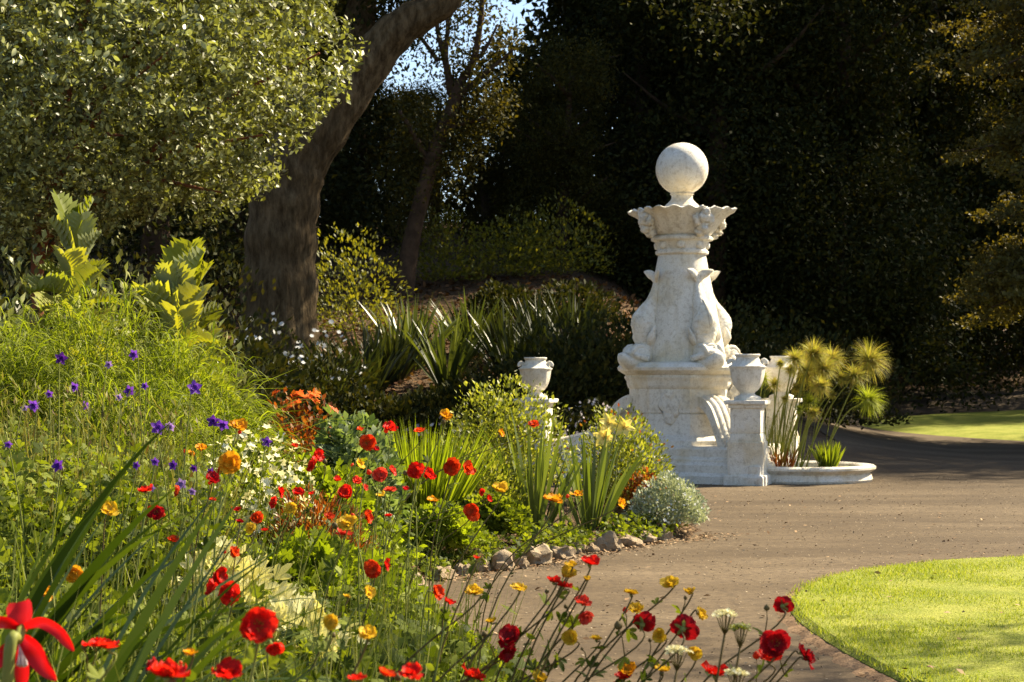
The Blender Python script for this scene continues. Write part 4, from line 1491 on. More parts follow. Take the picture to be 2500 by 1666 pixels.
tt = clump('sedge_tuft', 'bright yellow-green sedge tuft in the basin at the foot of the papyrus', 'plant', 0, 16.5, 130, .30, .016, .45, .15, 'weep', None, 4, .07, .12)
tt.location.x = X(2022, 16.5)
tt = clump('reed_tuft', 'rusty brown reeds in the basin beside the front pier', 'plant', 0, 16.35, 70, .26, .009, .35, .15, 'russet', None, 4, .09, .12)
tt.location.x = X(1912, 16.35)

# edging stones -------------------------------------------------------------
SN = [(1010, 1452, 62, 'first'), (1078, 1424, 60, ''), (1130, 1414, 52, ''), (1172, 1404, 50, ''), (1222, 1400, 62, ''), (1268, 1396, 50, ''), (1312, 1386, 76, ''), (1366, 1372, 62, ''), (1408, 1358, 46, ''), (1488, 1352, 66, ''), (1536, 1342, 56, ''), (1578, 1334, 54, ''), (1618, 1326, 46, ''), (955, 1478, 58, ''), (1448, 1358, 34, '')]
SL = ['edging stone under the red geum bud, second from the left end', 'edging stone third from the left end of the row', 'pale edging stone fourth from the left end of the row', 'low edging stone fifth from the left end of the row', 'rounded grey edging stone left of the largest one', 'narrow edging stone wedged against the left of the largest one', 'largest edging stone, with grey face, mid-row', 'brown edging stone just right of the largest one', 'small pale edging stone closing the left half of the row', 'grey edging stone starting the right half of the row', 'brown edging stone with dark cleft, in the right half of the row', 'tan edging stone next to last before the silver bush', 'last edging stone, at the foot of the silver bush', 'leftmost edging stone, half buried in green leaves', 'smallest edging stone, in the gap between the two halves of the row']
for i, (u, v, w, _) in enumerate(SN):
    y = 4167 / (v - 925)
    s = w / F * y * .52
    V, Fc = rock(i * 1.7 + 2, 3, .34, 1.9)
    k = rnd.uniform(.65, .95)
    V = [(x * s, yy * s * .8, max(-.2, z) * s * k * 1.1) for x, yy, z in V]
    me = mesh('edging_stone', V, Fc, M['rock'])
    me.set_sharp_from_angle(angle=math.radians(32))
    o = ob('edging_stone', me, None, (X(u, y), y + .05, s * .28 + .01))
    o.rotation_euler.z = rnd.uniform(-.5, .5)
    tag(o, SL[i], 'stone', 'stones edging the bed')

q = area(900, 8.3, 11.0, 980, 1640, .01)
q = q[bed_dist(q[:, 0], q[:, 1]) < .22][:170]
c = np.repeat(q, 16, 0) + rng.normal(0, .03, (len(q) * 16, 2))
n = len(c)
V, Fc = place(*LITE3, np.column_stack([c, np.maximum(BZ(c[:, 0], c[:, 1]), .03) + rng.uniform(.01, .08, n)]), rand_dir(n, .4), unit(rng.normal(0, .5, (n, 3)) + np.array([0, 0, 1])), rng.uniform(.014, .032, n))
tag(ob('creeping_plants', mesh('creeping_plants', V, Fc, M['mid'])), 'low green creepers spilling between the edging stones', 'creepers', kind='stuff')
n = 12000
c = np.column_stack([rng.uniform(-.6, 4.6, n), rng.uniform(5.0, 17.5, n)])
c = c[(bed_dist(c[:, 0], c[:, 1]) < -.02) & ~in_poly(c, edge)]
n = len(c)
V, Fc = place(*RHOMB, np.column_stack([c, np.full(n, .0145)]), rand_dir(n) * np.array([1, 1, .3]), unit(rng.normal(0, .3, (n, 3)) + np.array([0, 0, 1])), rng.uniform(.006, .016, n), rng.uniform(.008, .02, n))
M['grit'] = leaf_mat('path_grit', [(.05, .034, .02), (.12, .085, .05), (.26, .20, .13), (.38, .31, .22)], .0, .9, .1)
tag(ob('path_grit', mesh('path_grit', V, Fc, M['grit'])), 'loose grit scattered over the brown path', 'grit', kind='stuff')

# bark mulch chips on the bed and fallen leaves
n = 9000
q = np.stack([rng.uniform(-1.6, 1.35, n), rng.uniform(7.2, 12.5, n)], 1)
q = q[bed_dist(q[:, 0], q[:, 1]) > .03]
n = len(q)
V, Fc = place(*RHOMB, np.column_stack([q, BZ(q[:, 0], q[:, 1]) + rng.uniform(.0, .02, n)]), rand_dir(n) * np.array([1, 1, .3]), unit(rng.normal(0, .4, (n, 3)) + np.array([0, 0, 1])), rng.uniform(.015, .045, n))
tag(ob('bark_mulch', mesh('bark_mulch', V, Fc, M['chip'])), 'brown bark chips and litter behind the edging stones', 'mulch', kind='stuff')
n = 7000
qx, qy = rng.uniform(-5.5, 3.2, n), rng.uniform(20.5, 30.5, n)
V, Fc = place(*RHOMB, np.column_stack([qx, qy, H(qx, qy) + rng.uniform(.01, .05, n)]), rand_dir(n) * np.array([1, 1, .35]), unit(rng.normal(0, .6, (n, 3)) + np.array([0, 0, 1])), rng.uniform(.06, .16, n))
tag(ob('bank_litter', mesh('bank_litter', V, Fc, M['litter_dark'])), 'brown leaf litter on the bank behind the sword-leaved plants', 'litter', kind='stuff')
n = 420
lx, ly = rng.uniform(-.2, 3.3, n), rng.uniform(5.2, 15, n)
ok = bed_dist(lx, ly) < -.02
lx, ly = lx[ok], ly[ok]
n = len(lx)
V, Fc = place(*RHOMB, np.column_stack([lx, ly, np.where(in_poly(np.column_stack([lx, ly]), edge), .07, .024)]), rand_dir(n) * np.array([1, 1, .2]), unit(rng.normal(0, .35, (n, 3)) + np.array([0, 0, 1])), rng.uniform(.012, .04, n))
tag(ob('fallen_leaves', mesh('fallen_leaves', V, Fc, M['chip'])), 'scattered dry leaves fallen on path and lawn', 'leaves', kind='stuff')
n = 900
e = rng.uniform(8.3, 10.9, n)
ex = np.interp(e, [8.05, 8.6, 9.06, 9.85, 10.3, 10.65, 11.1], [-.48, -.27, .11, .5, .87, 1.15, 1.27]) + np.abs(rng.normal(0, .12, n))
V, Fc = place(*RHOMB, np.column_stack([ex, e - np.abs(rng.normal(0, .06, n)), np.full(n, .02)]), rand_dir(n) * np.array([1, 1, .2]), unit(rng.normal(0, .3, (n, 3)) + np.array([0, 0, 1])), rng.uniform(.01, .035, n))
tag(ob('leaf_litter', mesh('leaf_litter', V, Fc, M['chip'])), 'dry leaf litter on the path along the edging stones', 'litter', kind='stuff')

# low foliage of the geums and columbines (one mass) ------------------------
def mass(name, label, cat, ptsxy, per, hlo, hhi, spread, size, mat, tmpl, stems=0, stem_h=.4, smat='stem', sw=.0035):
    c = np.repeat(ptsxy, per, 0)
    n = len(c)
    xy = c + rng.normal(0, spread, (n, 2))
    hh = np.repeat(rng.uniform(hlo, hhi, len(ptsxy)), per)
    k = 1 - np.minimum(1, np.sum((xy - c) ** 2, 1) / (spread * 2.2) ** 2)
    z = BZ(xy[:, 0], xy[:, 1]) + hh * (.25 + .75 * k) * rng.uniform(.55, 1.05, n)
    ok = bed_dist(xy[:, 0], xy[:, 1]) > -.1
    p = np.column_stack([xy, z])[ok]
    n = len(p)
    d = rand_dir(n, .25)
    parts = [place(*tmpl, p, d, unit(rng.normal(0, .5, (n, 3)) + np.array([.15, -.1, 1])), rng.uniform(.55, 1.3, n) * size)]
    o = tag(ob(name, mesh(name, *parts[0], M[mat])), label, cat, kind='stuff')
    return o


mass('geum_leaves', 'mass of lobed green geum leaves filling the front of the bed', 'foliage', area(520, 2.5, 5.2, -80, 1230), 40, .12, .30, .07, .034, 'mid', LITE5)
mass('geum_leaves', 'green lobed leaves under the red geums further back in the bed', 'foliage', area(480, 5.0, 8.4, 500, 1130), 32, .10, .28, .08, .036, 'fresh', LITE5)
mass('low_foliage', 'low green foliage along the bottom edge in front of the path', 'foliage', area(110, 2.3, 3.1, 1150, 1800, .03), 30, .08, .20, .06, .030, 'mid', LITE5)
mass('columbine_leaves', 'mass of fine columbine leaves under the purple flowers', 'foliage', area(640, 4.6, 7.4, -80, 520), 34, .28, .56, .09, .030, 'mid', LITE3)
# thin stems standing through the foliage
for (nm, lab, pts, L, mt, w) in (('columbine_stems', 'pale upright columbine stems and seed pods at left', area(800, 4.8, 7.0, -60, 500), .66, 'straw', .005), ('geum_stems', 'thin green geum stems rising through the leaves', area(1200, 2.4, 6.8, 0, 1200), .45, 'stem', .0035), ('fine_grass', 'fine grassy blades through the front foliage', area(800, 2.4, 5.0, -40, 1150), .34, 'mid', .0055), ('fine_grass', 'fine grassy blades through the left foliage', area(420, 4.2, 7.4, -60, 480), .50, 'mid', .006)):
    n = len(pts)
    b = np.column_stack([pts, BZ(pts[:, 0], pts[:, 1])])
    V, Fc = ribbons(b, np.column_stack([rng.normal(.12, .22, n), rng.normal(0, .2, n), np.ones(n)]), rng.uniform(.55, 1.1, n) * L, w, .25, 5)
    tag(ob(nm, mesh(nm, V, Fc, M[mt])), lab, 'stems', kind='stuff')
# seed pods at the tips of the columbine stems
q = area(900, 4.8, 7.0, -60, 500)
n = len(q)
V, Fc = place(*RHOMB, np.column_stack([q, BZ(q[:, 0], q[:, 1]) + rng.uniform(.35, .72, n)]), rand_dir(n, 1.5), rand_dir(n), rng.uniform(.02, .045, n), rng.uniform(.010, .018, n))
tag(ob('seed_pods', mesh('seed_pods', V, Fc, M['straw'])), 'pale upright seed pods among the columbines', 'seed pods', kind='stuff')

# ------------------------------------------------------------ flowers
def petal_mat(name, c1, c2, tr=.45):
    m = leaf_mat(name, [c1, c2], tr, .6, .2, (1.25, .9, .8), True)
    nt = m.node_tree
    bs = nt.nodes['Principled BSDF']
    src = bs.inputs['Base Color'].links[0].from_socket
    tc = nt.nodes.new('ShaderNodeTexCoord').outputs['Object']
    mp = nt.nodes.new('ShaderNodeMapping')
    mp.inputs['Scale'].default_value = (9, 1.2, 1)
    nt.links.new(tc, mp.inputs['Vector'])
    vein = ramp(nt, noise(nt, 2.0, 4, mp.outputs[0], .7), [(.32, (.50, .45, .45)), (.62, (1.15, 1.15, 1.15))])
    col = mixc(nt, 1.0, src, vein, 'MULTIPLY')
    for lk in list(nt.links):
        if lk.from_socket == src and lk.to_node.type != 'MIX' or (lk.from_socket == src and lk.to_socket != col.node.inputs[6]):
            to = lk.to_socket
            nt.links.remove(lk)
            nt.links.new(col, to)
    return m


PM = {'r': petal_mat('red_petal', (.60, .008, .006), (.70, .030, .010)),
      'c': petal_mat('crimson_petal', (.30, .006, .010), (.44, .008, .012)),
      'o': petal_mat('orange_red_petal', (.62, .045, .006), (.70, .085, .010)),
      'k': petal_mat('coral_petal', (.68, .055, .030), (.74, .10, .055)),
      'y': petal_mat('yellow_petal', (.72, .47, .015), (.78, .56, .05)),
      'g': petal_mat('golden_petal', (.74, .33, .008), (.78, .42, .02))}
for k in 'yg':
    for nd in PM[k].node_tree.nodes:
        if nd.type == 'MIX' and abs(nd.inputs[7].default_value[0] - 1.25) < .01:
            nd.inputs[7].default_value = (1.1, 1.0, .7, 1)
M['anther'] = leaf_mat('anther', [(.30, .16, .02), (.55, .36, .05), (.12, .05, .01)], .2, .7, .1)
M['dark_eye'] = leaf_mat('dark_eye', [(.05, .03, .01), (.12, .08, .02)], .1, .8, .1)


def petal_vf(seed, w=.62, ruf=.10, cup=.30):
    rr = random.Random(seed)
    N, K = 6, 6
    ph = rr.uniform(0, 6)
    V = []
    for j in range(K + 1):
        t = j / K
        wd = w * (math.sin(PI * (.06 + .80 * t ** .8)) ** .75) * (1 if t < .98 else .86)
        for i in range(N + 1):
            x = i / N * 2 - 1
            notch = -.10 * math.exp(-(x * 2.4) ** 2) * max(0, t - .75) / .25
            edge = ruf * t * t * (math.sin(x * 6 + ph) + .5 * math.sin(x * 11 + ph * 2))
            V.append((x * wd, t * (1 - .12 * x * x) + notch + .03 * math.sin(x * 9 + ph) * t, cup * t * t * .6 - .12 * abs(x) ** 2 * t * -1 + edge))
    Fq = [(j * (N + 1) + i, j * (N + 1) + i + 1, (j + 1) * (N + 1) + i + 1, (j + 1) * (N + 1) + i) for j in range(K) for i in range(N)]
    return np.array(V), np.array(Fq)


PET = {k: [mesh('petal', *petal_vf(i * 3 + 1), PM[k]) for i in range(4)] for k in PM}


def bloom_mats(n1, n2, seed):
    """petal matrices for a flower facing +Z, unit radius"""
    rr = random.Random(seed)
    out = []
    for ring, (n, tilt, sc, z) in enumerate(((n1, 6, 1.0, 0), (n2, 24, .66, .06))):
        o = rr.random() * 6
        for i in range(n):
            a = o + 2 * PI * i / n + rr.uniform(-.15, .15)
            tl = math.radians(tilt + rr.uniform(-18, 26))
            out.append(Matrix.Translation((0, 0, z)) @ Matrix.Rotation(a, 4, 'Z') @ Matrix.Rotation(tl, 4, 'X') @ Matrix.Scale(sc * rr.uniform(.76, 1.10), 4))
    return out


def joined_bloom(kind, seed):
    parts = []
    for i, m in enumerate(bloom_mats(6, 5, seed)):
        V, Fq = petal_vf(i + seed)
        V = np.c_[V, np.ones(len(V))] @ np.array(m).T
        parts.append((V[:, :3], Fq))
    V, Fq = joinVF(parts)
    return mesh('petals', V, Fq, PM[kind])


SMALL = {k: [joined_bloom(k, s) for s in (2, 5)] for k in PM}


def spikes(n, r, h, mat, name, seed, disc=True):
    g = np.random.default_rng(seed)
    a = g.uniform(0, 2 * PI, n)
    q = g.uniform(.15, 1, n) ** .5
    d = np.stack([np.cos(a) * q * .9, np.sin(a) * q * .9, np.ones(n)], 1)
    V, Fc = place(*RHOMB, np.stack([np.cos(a) * q * r * .6, np.sin(a) * q * r * .6, np.zeros(n)], 1), d, unit(g.normal(size=(n, 3))), g.uniform(.7, 1.2, n) * h, h * .45)
    return mesh(name, V, Fc, mat)


EYE_Y = spikes(46, .22, .26, M['anther'], 'stamens', 1)
EYE_D = spikes(40, .24, .20, M['dark_eye'], 'stamens', 2)
cx = []
for i in range(5):
    a = 2 * PI * i / 5
    cx.append(place(*OVAL, np.array([[0, 0, -.04]]), np.array([[math.cos(a), math.sin(a), .1]]), np.array([[0, 0, 1.0]]), .62, .45))
cx.append(tuple(np.array(a) for a in (lambda v: (v[0], np.array([t for f in v[1] for t in ((f[0], f[1], f[2]),) + (((f[0], f[2], f[3]),) if len(f) > 3 else ())])))(lathe([(.03, -.30), (.15, -.22), (.19, -.08), (.10, -.01)], 8))))
CALYX = mesh('calyx', *joinVF(cx), M['stem'])

BV, BF = lathe([(.05, -.5), (.6, -.2), (.85, .3), (.7, .8), (.35, 1.2), (.05, 1.4)], 8)
BUD = [mesh('bud', BV, BF, M['stem_dark']), mesh('bud', BV, BF, PM['o'])]
FACE = {'f': (.05, -.95, .30), 's': (.10, -.10, 1.0), 'b': (.35, .80, .35), 'u': (.15, -.50, .85), 'r': (.85, -.35, .35), 'l': (-.8, -.45, .4), 'd': (.3, -.6, -.5)}


def geum(u, v, s, kind, face, label, idx):
    u, v, px = u * 1.0625, v * 1.0625, s * 1.0625
    real = .036 if kind in 'yg' else .046
    y = min(7.4, max(2.0, real * F / px))
    cap = float(np.interp(v / 1.0625, [950, 1100, 1150, 1250, 1350, 1450, 1560], [7.4, 6.0, 5.0, 4.3, 3.2, 2.25, 1.95]))
    if u / 1.0625 < 560 and v / 1.0625 > 1080:
        cap = min(cap, 4.1)
    if u < 1150:
        y = min(y, cap)
    if u > 1150 and v > 1330:
        y = min(2.9, max(2.3, y))
    R = px * y / F * (.66 if 23 < px < 62 else .60)
    p = P(u, v, y)
    rr = random.Random(idx * 13 + 5)
    lean = .05 if u < 1150 else .16
    bx, by = p.x - lean - rr.uniform(-.04, .08), p.y + rr.uniform(-.08, .12)
    for _ in range(12):
        if bed_dist(bx, by)[0] > .08:
            break
        bx -= .05
    base = Vector((bx, by, bz(bx, by)))
    if base.z > p.z - .12:
        base.z = p.z - .2
    t = thing('geum_flower', base, label, 'flower', 'red geums' if kind not in 'yg' else 'yellow geums')
    e = p - base
    n = Vector(FACE[face]) + Vector((rr.uniform(-.2, .2), rr.uniform(-.2, .2), rr.uniform(-.15, .15)))
    n.normalize()
    st_end = e - n * R * .25
    mid = Vector((st_end.x * .25 + rr.uniform(-.02, .02), st_end.y * .4, st_end.z * .62))
    pts = spline([(0, 0, 0), mid, st_end - n * R * 1.2 + Vector((0, 0, -.02 * (n.z < .4))), st_end], 6)
    V, Fc = tube(pts, list(np.linspace(.0022, .0013, len(pts))), 5)
    stem = ob('stem', mesh('stem', V, Fc, M['stem'] if u < 1150 and rr.random() < .8 else M['stem_dark']), t)
    # a few small leaves along the stem
    k = 5
    q = np.array([pts[int(len(pts) * f)] for f in (.28, .31, .46, .49, .62)])
    V, Fc = place(*(LOBE3 if R > .012 else OVAL), q, unit(rng.normal(0, .8, (k, 3)) + np.array([0, 0, .5])), rand_dir(k, .8), rng.uniform(.014, .028, k))
    tag(ob('stem_leaves', mesh('stem_leaves', V, Fc, M['mid']), stem), kind='stuff')
    fm = frame_mat(e, n.orthogonal(), n, R)
    fm = fm @ Matrix.Rotation(rr.random() * 6, 4, 'Z')
    ob('calyx', CALYX, t, None, fm)
    ob('stamens', EYE_Y if kind in 'yg' or rr.random() < .3 else EYE_D, t, None, fm)
    if px > 24 and idx % 2:                       # a bud on a short side stalk
        s0 = Vector(pts[-8])
        bd = Vector((rr.uniform(-.5, .5), rr.uniform(-.3, .3), 1)).normalized()
        bt_ = s0 + bd * R * rr.uniform(1.4, 2.2)
        V, Fc = tube([tuple(s0), tuple(s0.lerp(bt_, .6) + Vector((.002, 0, .002))), tuple(bt_)], [.0011, .001, .0011], 5)
        side = ob('stalk', mesh('stalk', V, Fc, M['stem_dark']), t)
        ob('bud', BUD[rr.choice((0, 0, 1))], side, None, frame_mat(bt_, bd.orthogonal(), bd, R * rr.uniform(.24, .36)))
    if px > 21:
        for j, m in enumerate(bloom_mats(rr.choice((5, 6, 6)), rr.choice((3, 4, 5)), idx)):
            ob('petal', PET[kind][(j + idx) % 4], t, None, fm @ m)
    else:
        ob('petals', SMALL[kind][idx % 2], t, None, fm)
    return t


GEUMS = '''
898 985 31 r u|red geum bloom standing before the upright grass clump
845 1017 36 o f|orange-red geum bloom with dark eye left of the upright grass
863 1034 20 c s|small crimson geum hanging at the lower right of the dark-eyed one
963 992 25 o s|orange-red geum bloom seen edge-on in front of the upright grass
1024 958 28 g u|orange geum bloom at the upper right of the upright grass
1150 995 20 g r|small orange geum bloom on the airy lime shrub, left one
1227 975 24 o u|orange-red geum bloom just below the lone urn
729 1046 29 r r|red geum bloom, upper of the joined pair beside the cream flowers
720 1071 34 r l|red geum bloom, lower of the joined pair beside the cream flowers
775 1103 19 r u|small red geum over the middle of the russet bush
874 1092 36 k f|coral red geum bloom left half of a ruffled pair above the russet bush
899 1082 26 k r|coral red geum bloom right half of a ruffled pair above the russet bush
822 1107 24 k u|coral geum bloom right of the small red one over the russet bush
836 1120 20 k r|small coral geum under its coral neighbour at the russet bush
956 1084 36 r f|broad red geum bloom below the dark hollow of the upright grass, left half
981 1090 34 r r|broad red geum bloom below the dark hollow of the upright grass, right half
1036 1073 39 o f|round orange-red geum with dark centre, left of the matching two
1073 1076 33 o r|round orange-red geum with dark centre, right of the matching two
793 1132 33 r f|red geum bloom with dark eye at the lower edge of the russet bush
685 1135 24 r u|red geum bloom at the lower left of the russet bush
716 1136 15 r s|tiny red geum between two larger ones under the russet bush
643 1129 23 r r|red geum bloom, upper of a stacked pair left of the russet bush
633 1156 31 r l|red geum bloom, lower of a stacked pair left of the russet bush
896 1128 25 k s|coral red geum drooping over a yellow one right of the russet bush
931 1125 20 c s|withered crimson geum right of the russet bush
1110 1132 18 r l|small red geum, upper of two touching, left of the golden-yellow bloom
1121 1146 20 r r|small red geum, lower of two touching, near the iris clump
1084 1176 35 o f|rust-red geum bloom above the shaded bed edge
842 1188 33 o r|orange-red geum bloom right of the big yellow one
893 1187 19 r s|red geum bud standing alone left of the bushy leaves
756 1186 21 o u|small orange-red geum left of the big yellow one
588 1192 28 o f|orange-red geum bloom above the pale yellow mound, right of two
608 1220 17 r s|small red geum just above the right end of the pale yellow mound
790 1228 34 k s|coral geum bloom tucked under the big yellow one
488 1103 33 c u|crimson geum bloom beneath a purple columbine
334 1130 32 r s|red geum bloom among the lower columbines, leftmost
411 1131 26 o l|orange-red geum bloom with a purple columbine on top
489 1150 18 o s|small orange-red geum below the crimson one under a columbine
359 1180 36 c f|dark crimson round geum left of the pale yellow mound
543 1173 23 c s|dark wilting geum above the pale yellow mound, upper one
550 1200 19 c s|dark wilting geum above the pale yellow mound, lower one
398 1243 28 o s|orange and red geum at the left end of the pale yellow mound
537 1270 27 o r|orange-red geum bloom in front of the pale yellow mound
500 1326 44 r r|red geum bloom at the top of the ragged foreground cluster
525 1366 50 r f|large red geum with dark eye at the bottom of the ragged cluster
490 1352 34 r l|red geum bloom at the left of the ragged foreground cluster
592 1440 90 r f|largest red geum bloom, ruffled, in the centre of the foreground
628 1486 40 r d|drooping red petals of a geum under the largest bloom
218 1483 46 r s|bright red geum seen edge-on right of the scarlet lily, left half
250 1490 46 r s|bright red geum seen edge-on right of the scarlet lily, right half
385 1556 88 r s|big red geum cut by the bottom edge under a pink bud
352 1530 34 c l|pinkish red geum bud above the big bloom at the bottom edge
522 1553 76 r s|big red geum cut by the bottom edge left of the centre
856 1310 37 o f|orange-red geum bloom in the leaves left of the edging stones
885 1299 26 r r|small red geum touching the orange-red one left of the edging stones
1002 1361 35 o r|orange-red geum bloom above the near end of the path
1032 1385 24 r s|red geum hanging right of the orange-red one at the near path
1355 1296 40 r s|red geum on the highest stem over the middle of the path
1272 1338 30 r s|red geum, left half of the pair over the path
1295 1348 34 r s|red geum, right half of the pair over the path
1338 1385 35 k u|coral geum bloom over the path, upper of two on one stem
1341 1417 36 k d|coral geum bloom over the path, lower of two on one stem
1168 1470 52 c u|dark crimson geum over the near leaves, upper drooping half
1164 1500 38 c d|dark crimson petals hanging under the crimson geum at the path
1477 1435 60 c b|crimson round geum seen from behind over the path, left one
1570 1445 64 c b|crimson round geum seen from behind over the path, right one
1799 1392 43 c b|crimson geum at the very tip of the lawn
1780 1480 72 c f|large dark crimson geum beside the lawn edge
1768 1515 52 r s|bright red geum folded below the large dark crimson one
1842 1500 36 c r|crimson geum right of the large one, upper petals against the lawn
1855 1513 40 c r|rightmost crimson geum, lying over the lawn edge strip
1645 1551 64 r s|bright red geum at the bottom edge right of centre
1430 1557 37 r s|red geum at the bottom edge beside a yellow one
1086 1558 62 r s|red geum at the bottom edge left of the path
945 1551 50 r s|red geum at the bottom edge below the green leaves, right of two
890 1551 40 o s|orange-red geum at the bottom edge below the green leaves, left of two
820 1561 36 r s|small red geum cut by the bottom edge below the green leaves
1095 1283 17 r s|lone red geum bud over the first edging stones
827 988 17 o s|small rusty geum bud left of the upright grass
676 1025 16 o u|small rusty geum on the cream flowers
547 980 36 g u|golden geum bloom on the cream-flowered bush
463 1030 25 g u|small golden geum left of the cream-flowered bush, upper one
440 1047 25 g r|small golden geum left of the cream-flowered bush, lower one
530 1066 48 g f|big golden geum bloom below the cream flowers
511 1078 28 o l|orange bloom joined to the lower left of the big golden geum
250 1176 41 y u|pale yellow geum cluster below the lower columbines
170 1321 36 g f|golden geum bloom above the strap leaves, left foreground
105 1361 33 g r|golden geum bloom above the scarlet lily
577 1215 24 y f|small yellow geum beside the orange-red one over the pale mound
668 1168 25 y f|yellow geum bloom right of the stacked red pair
798 1204 40 y u|large yellow geum above a coral one
1150 1125 36 y u|yellow geum bloom left of the iris clumps
995 1152 27 g s|golden geum over the dark leaves in mid-bed
1270 1150 40 g s|golden geum bloom in front of the left iris clump
1326 1138 29 g s|golden geum bloom between the two iris clumps
1425 1157 27 g r|golden geum bloom at the right iris clump near the silver bush
825 1066 26 y r|yellow geum over the top of the russet bush
874 1140 22 y s|yellow geum under the drooping coral one
758 1433 34 y f|yellow geum right of the largest red bloom
845 1362 29 y r|yellow geum in the leaves left of the near path, right of two
797 1372 17 y s|tiny yellow geum in the leaves left of the near path, left of two
843 1458 37 y u|yellow geum in the dense leaves at lower centre
437 1502 30 g s|golden petal half hidden under foreground leaves
1090 1362 34 y u|yellow geum bloom at the left edge of the near path
1128 1430 23 y s|small yellow geum above the crimson drooping one
1192 1352 31 y s|yellow geum left of the red pair over the path
1303 1320 35 y u|yellow geum above the red pair over the path, lower of two
1312 1299 24 y s|yellow geum above the red pair over the path, upper of two
1348 1332 21 y s|small yellow geum under the highest red one over the path
1310 1467 35 y f|yellow geum over the near path below the coral pair, left one
1370 1470 26 y s|yellow geum over the near path below the coral pair, right one
1450 1365 31 y s|yellow geum above the left crimson round bloom, upper one
1460 1401 33 y u|yellow geum touching the top of the left crimson round bloom
1540 1342 36 y u|yellow geum highest over the open path
1583 1362 25 y s|small yellow geum right of the highest one over the path
1608 1411 33 y r|yellow geum at the upper right of the right crimson round bloom
1515 1460 31 y f|yellow geum between the two crimson round blooms
1595 1503 29 y f|yellow geum below the right crimson round bloom
1520 1541 34 y s|yellow geum at the bottom right of centre, left of the bright red one
1240 1561 35 y u|yellow geum at the bottom edge in front of the path
1440 1541 38 g u|golden geum at the bottom edge above a red one
'''
idx = 0
for line in GEUMS.strip().split('\n'):
    a, lab = line.split('|')
    u, v, s, kd, fc = a.split()
    idx += 1
    geum(float(u), float(v), float(s), kd, fc, lab, idx)

# columbines ----------------------------------------------------------------
M['purple'] = leaf_mat('purple_petal', [(.11, .03, .30), (.17, .06, .40), (.10, .02, .22)], .4, .6, .2, (1.2, 1.0, 1.2), True)
M['violet'] = leaf_mat('pale_violet_petal', [(.26, .16, .42), (.36, .24, .50)], .4, .6, .2, (1.1, 1, 1.1), True)


def columbine_meshes():
    se, co = [], []
    for i in range(5):
        a = 2 * PI * i / 5
        d = np.array([[math.cos(a), math.sin(a), .45]])
        se.append(place(*OVAL, np.zeros((1, 3)), d, np.array([[0, 0, 1.0]]), 1.0, 1.05))
        se.append(place(*OVAL, np.array([[0, 0, .08]]), np.array([[math.cos(a + .63), math.sin(a + .63), 1.1]]), np.array([[0, 0, 1.0]]), .8, .7))
        b = a + PI / 5
        co.append(place(*OVAL, np.array([[math.cos(b) * .15, math.sin(b) * .15, 0]]), np.array([[math.cos(b) * .25, math.sin(b) * .25, 1]]), np.array([[math.cos(b), math.sin(b), 0]]), .62, .6))
        co.append(place(*OVAL, np.array([[math.cos(b) * .15, math.sin(b) * .15, 0]]), np.array([[math.cos(b) * .4, math.sin(b) * .4, -1]]), np.array([[math.cos(b), math.sin(b), 0]]), .7, .18))
    return joinVF(se), joinVF(co)


SE, CO = columbine_meshes()
SEM = [mesh('sepals', *SE, M['purple']), mesh('sepals', *SE, M['violet'])]
COM = [mesh('corolla', *CO, M['purple']), mesh('corolla', *CO, M['violet'])]
COLS = '''
139 825 28 0|purple columbine highest at the left, below the first cardoon
310 815 24 0|purple columbine highest in the middle of the patch
248 837 19 1|pale violet columbine just below and left of the middle one
173 888 23 0|purple columbine right of the paired ones at left
300 900 27 0|purple columbine in the centre of the patch
445 893 33 0|large purple columbine at the right under the weeping grass
80 930 29 0|purple columbine, lower of the left pair
113 905 18 0|small purple columbine, upper of the left pair
55 937 16 1|pale violet columbine at the far left of the patch
198 932 19 0|small purple columbine left of the centre
275 915 18 1|small violet columbine touching the centre one
334 888 17 0|small dark columbine right of the centre one
361 985 33 0|bright purple columbine on the lower right of the patch
393 978 24 1|pale violet columbine right of the bright purple one
490 970 28 0|purple columbine beside the golden geum, left of two
513 974 28 0|purple columbine beside the golden geum, right of two
612 1017 24 0|purple columbine among the cream flowers
135 1072 29 0|purple columbine low at the left edge of the patch
358 1060 20 0|small columbine in the lower stems, left of three
400 1070 23 0|small columbine in the lower stems, middle of three
447 1075 19 0|small columbine in the lower stems, right of three
418 1112 25 1|violet columbine on top of the orange-red geum
443 1128 19 1|violet columbine right of the orange-red geum
315 1070 19 0|small dim columbine above the leftmost red geum
486 1086 20 0|columbine on top of the crimson geum
18 1020 18 0|small columbine cut close to the left edge
348 1122 16 1|violet columbine tucked behind the leftmost red geum
'''
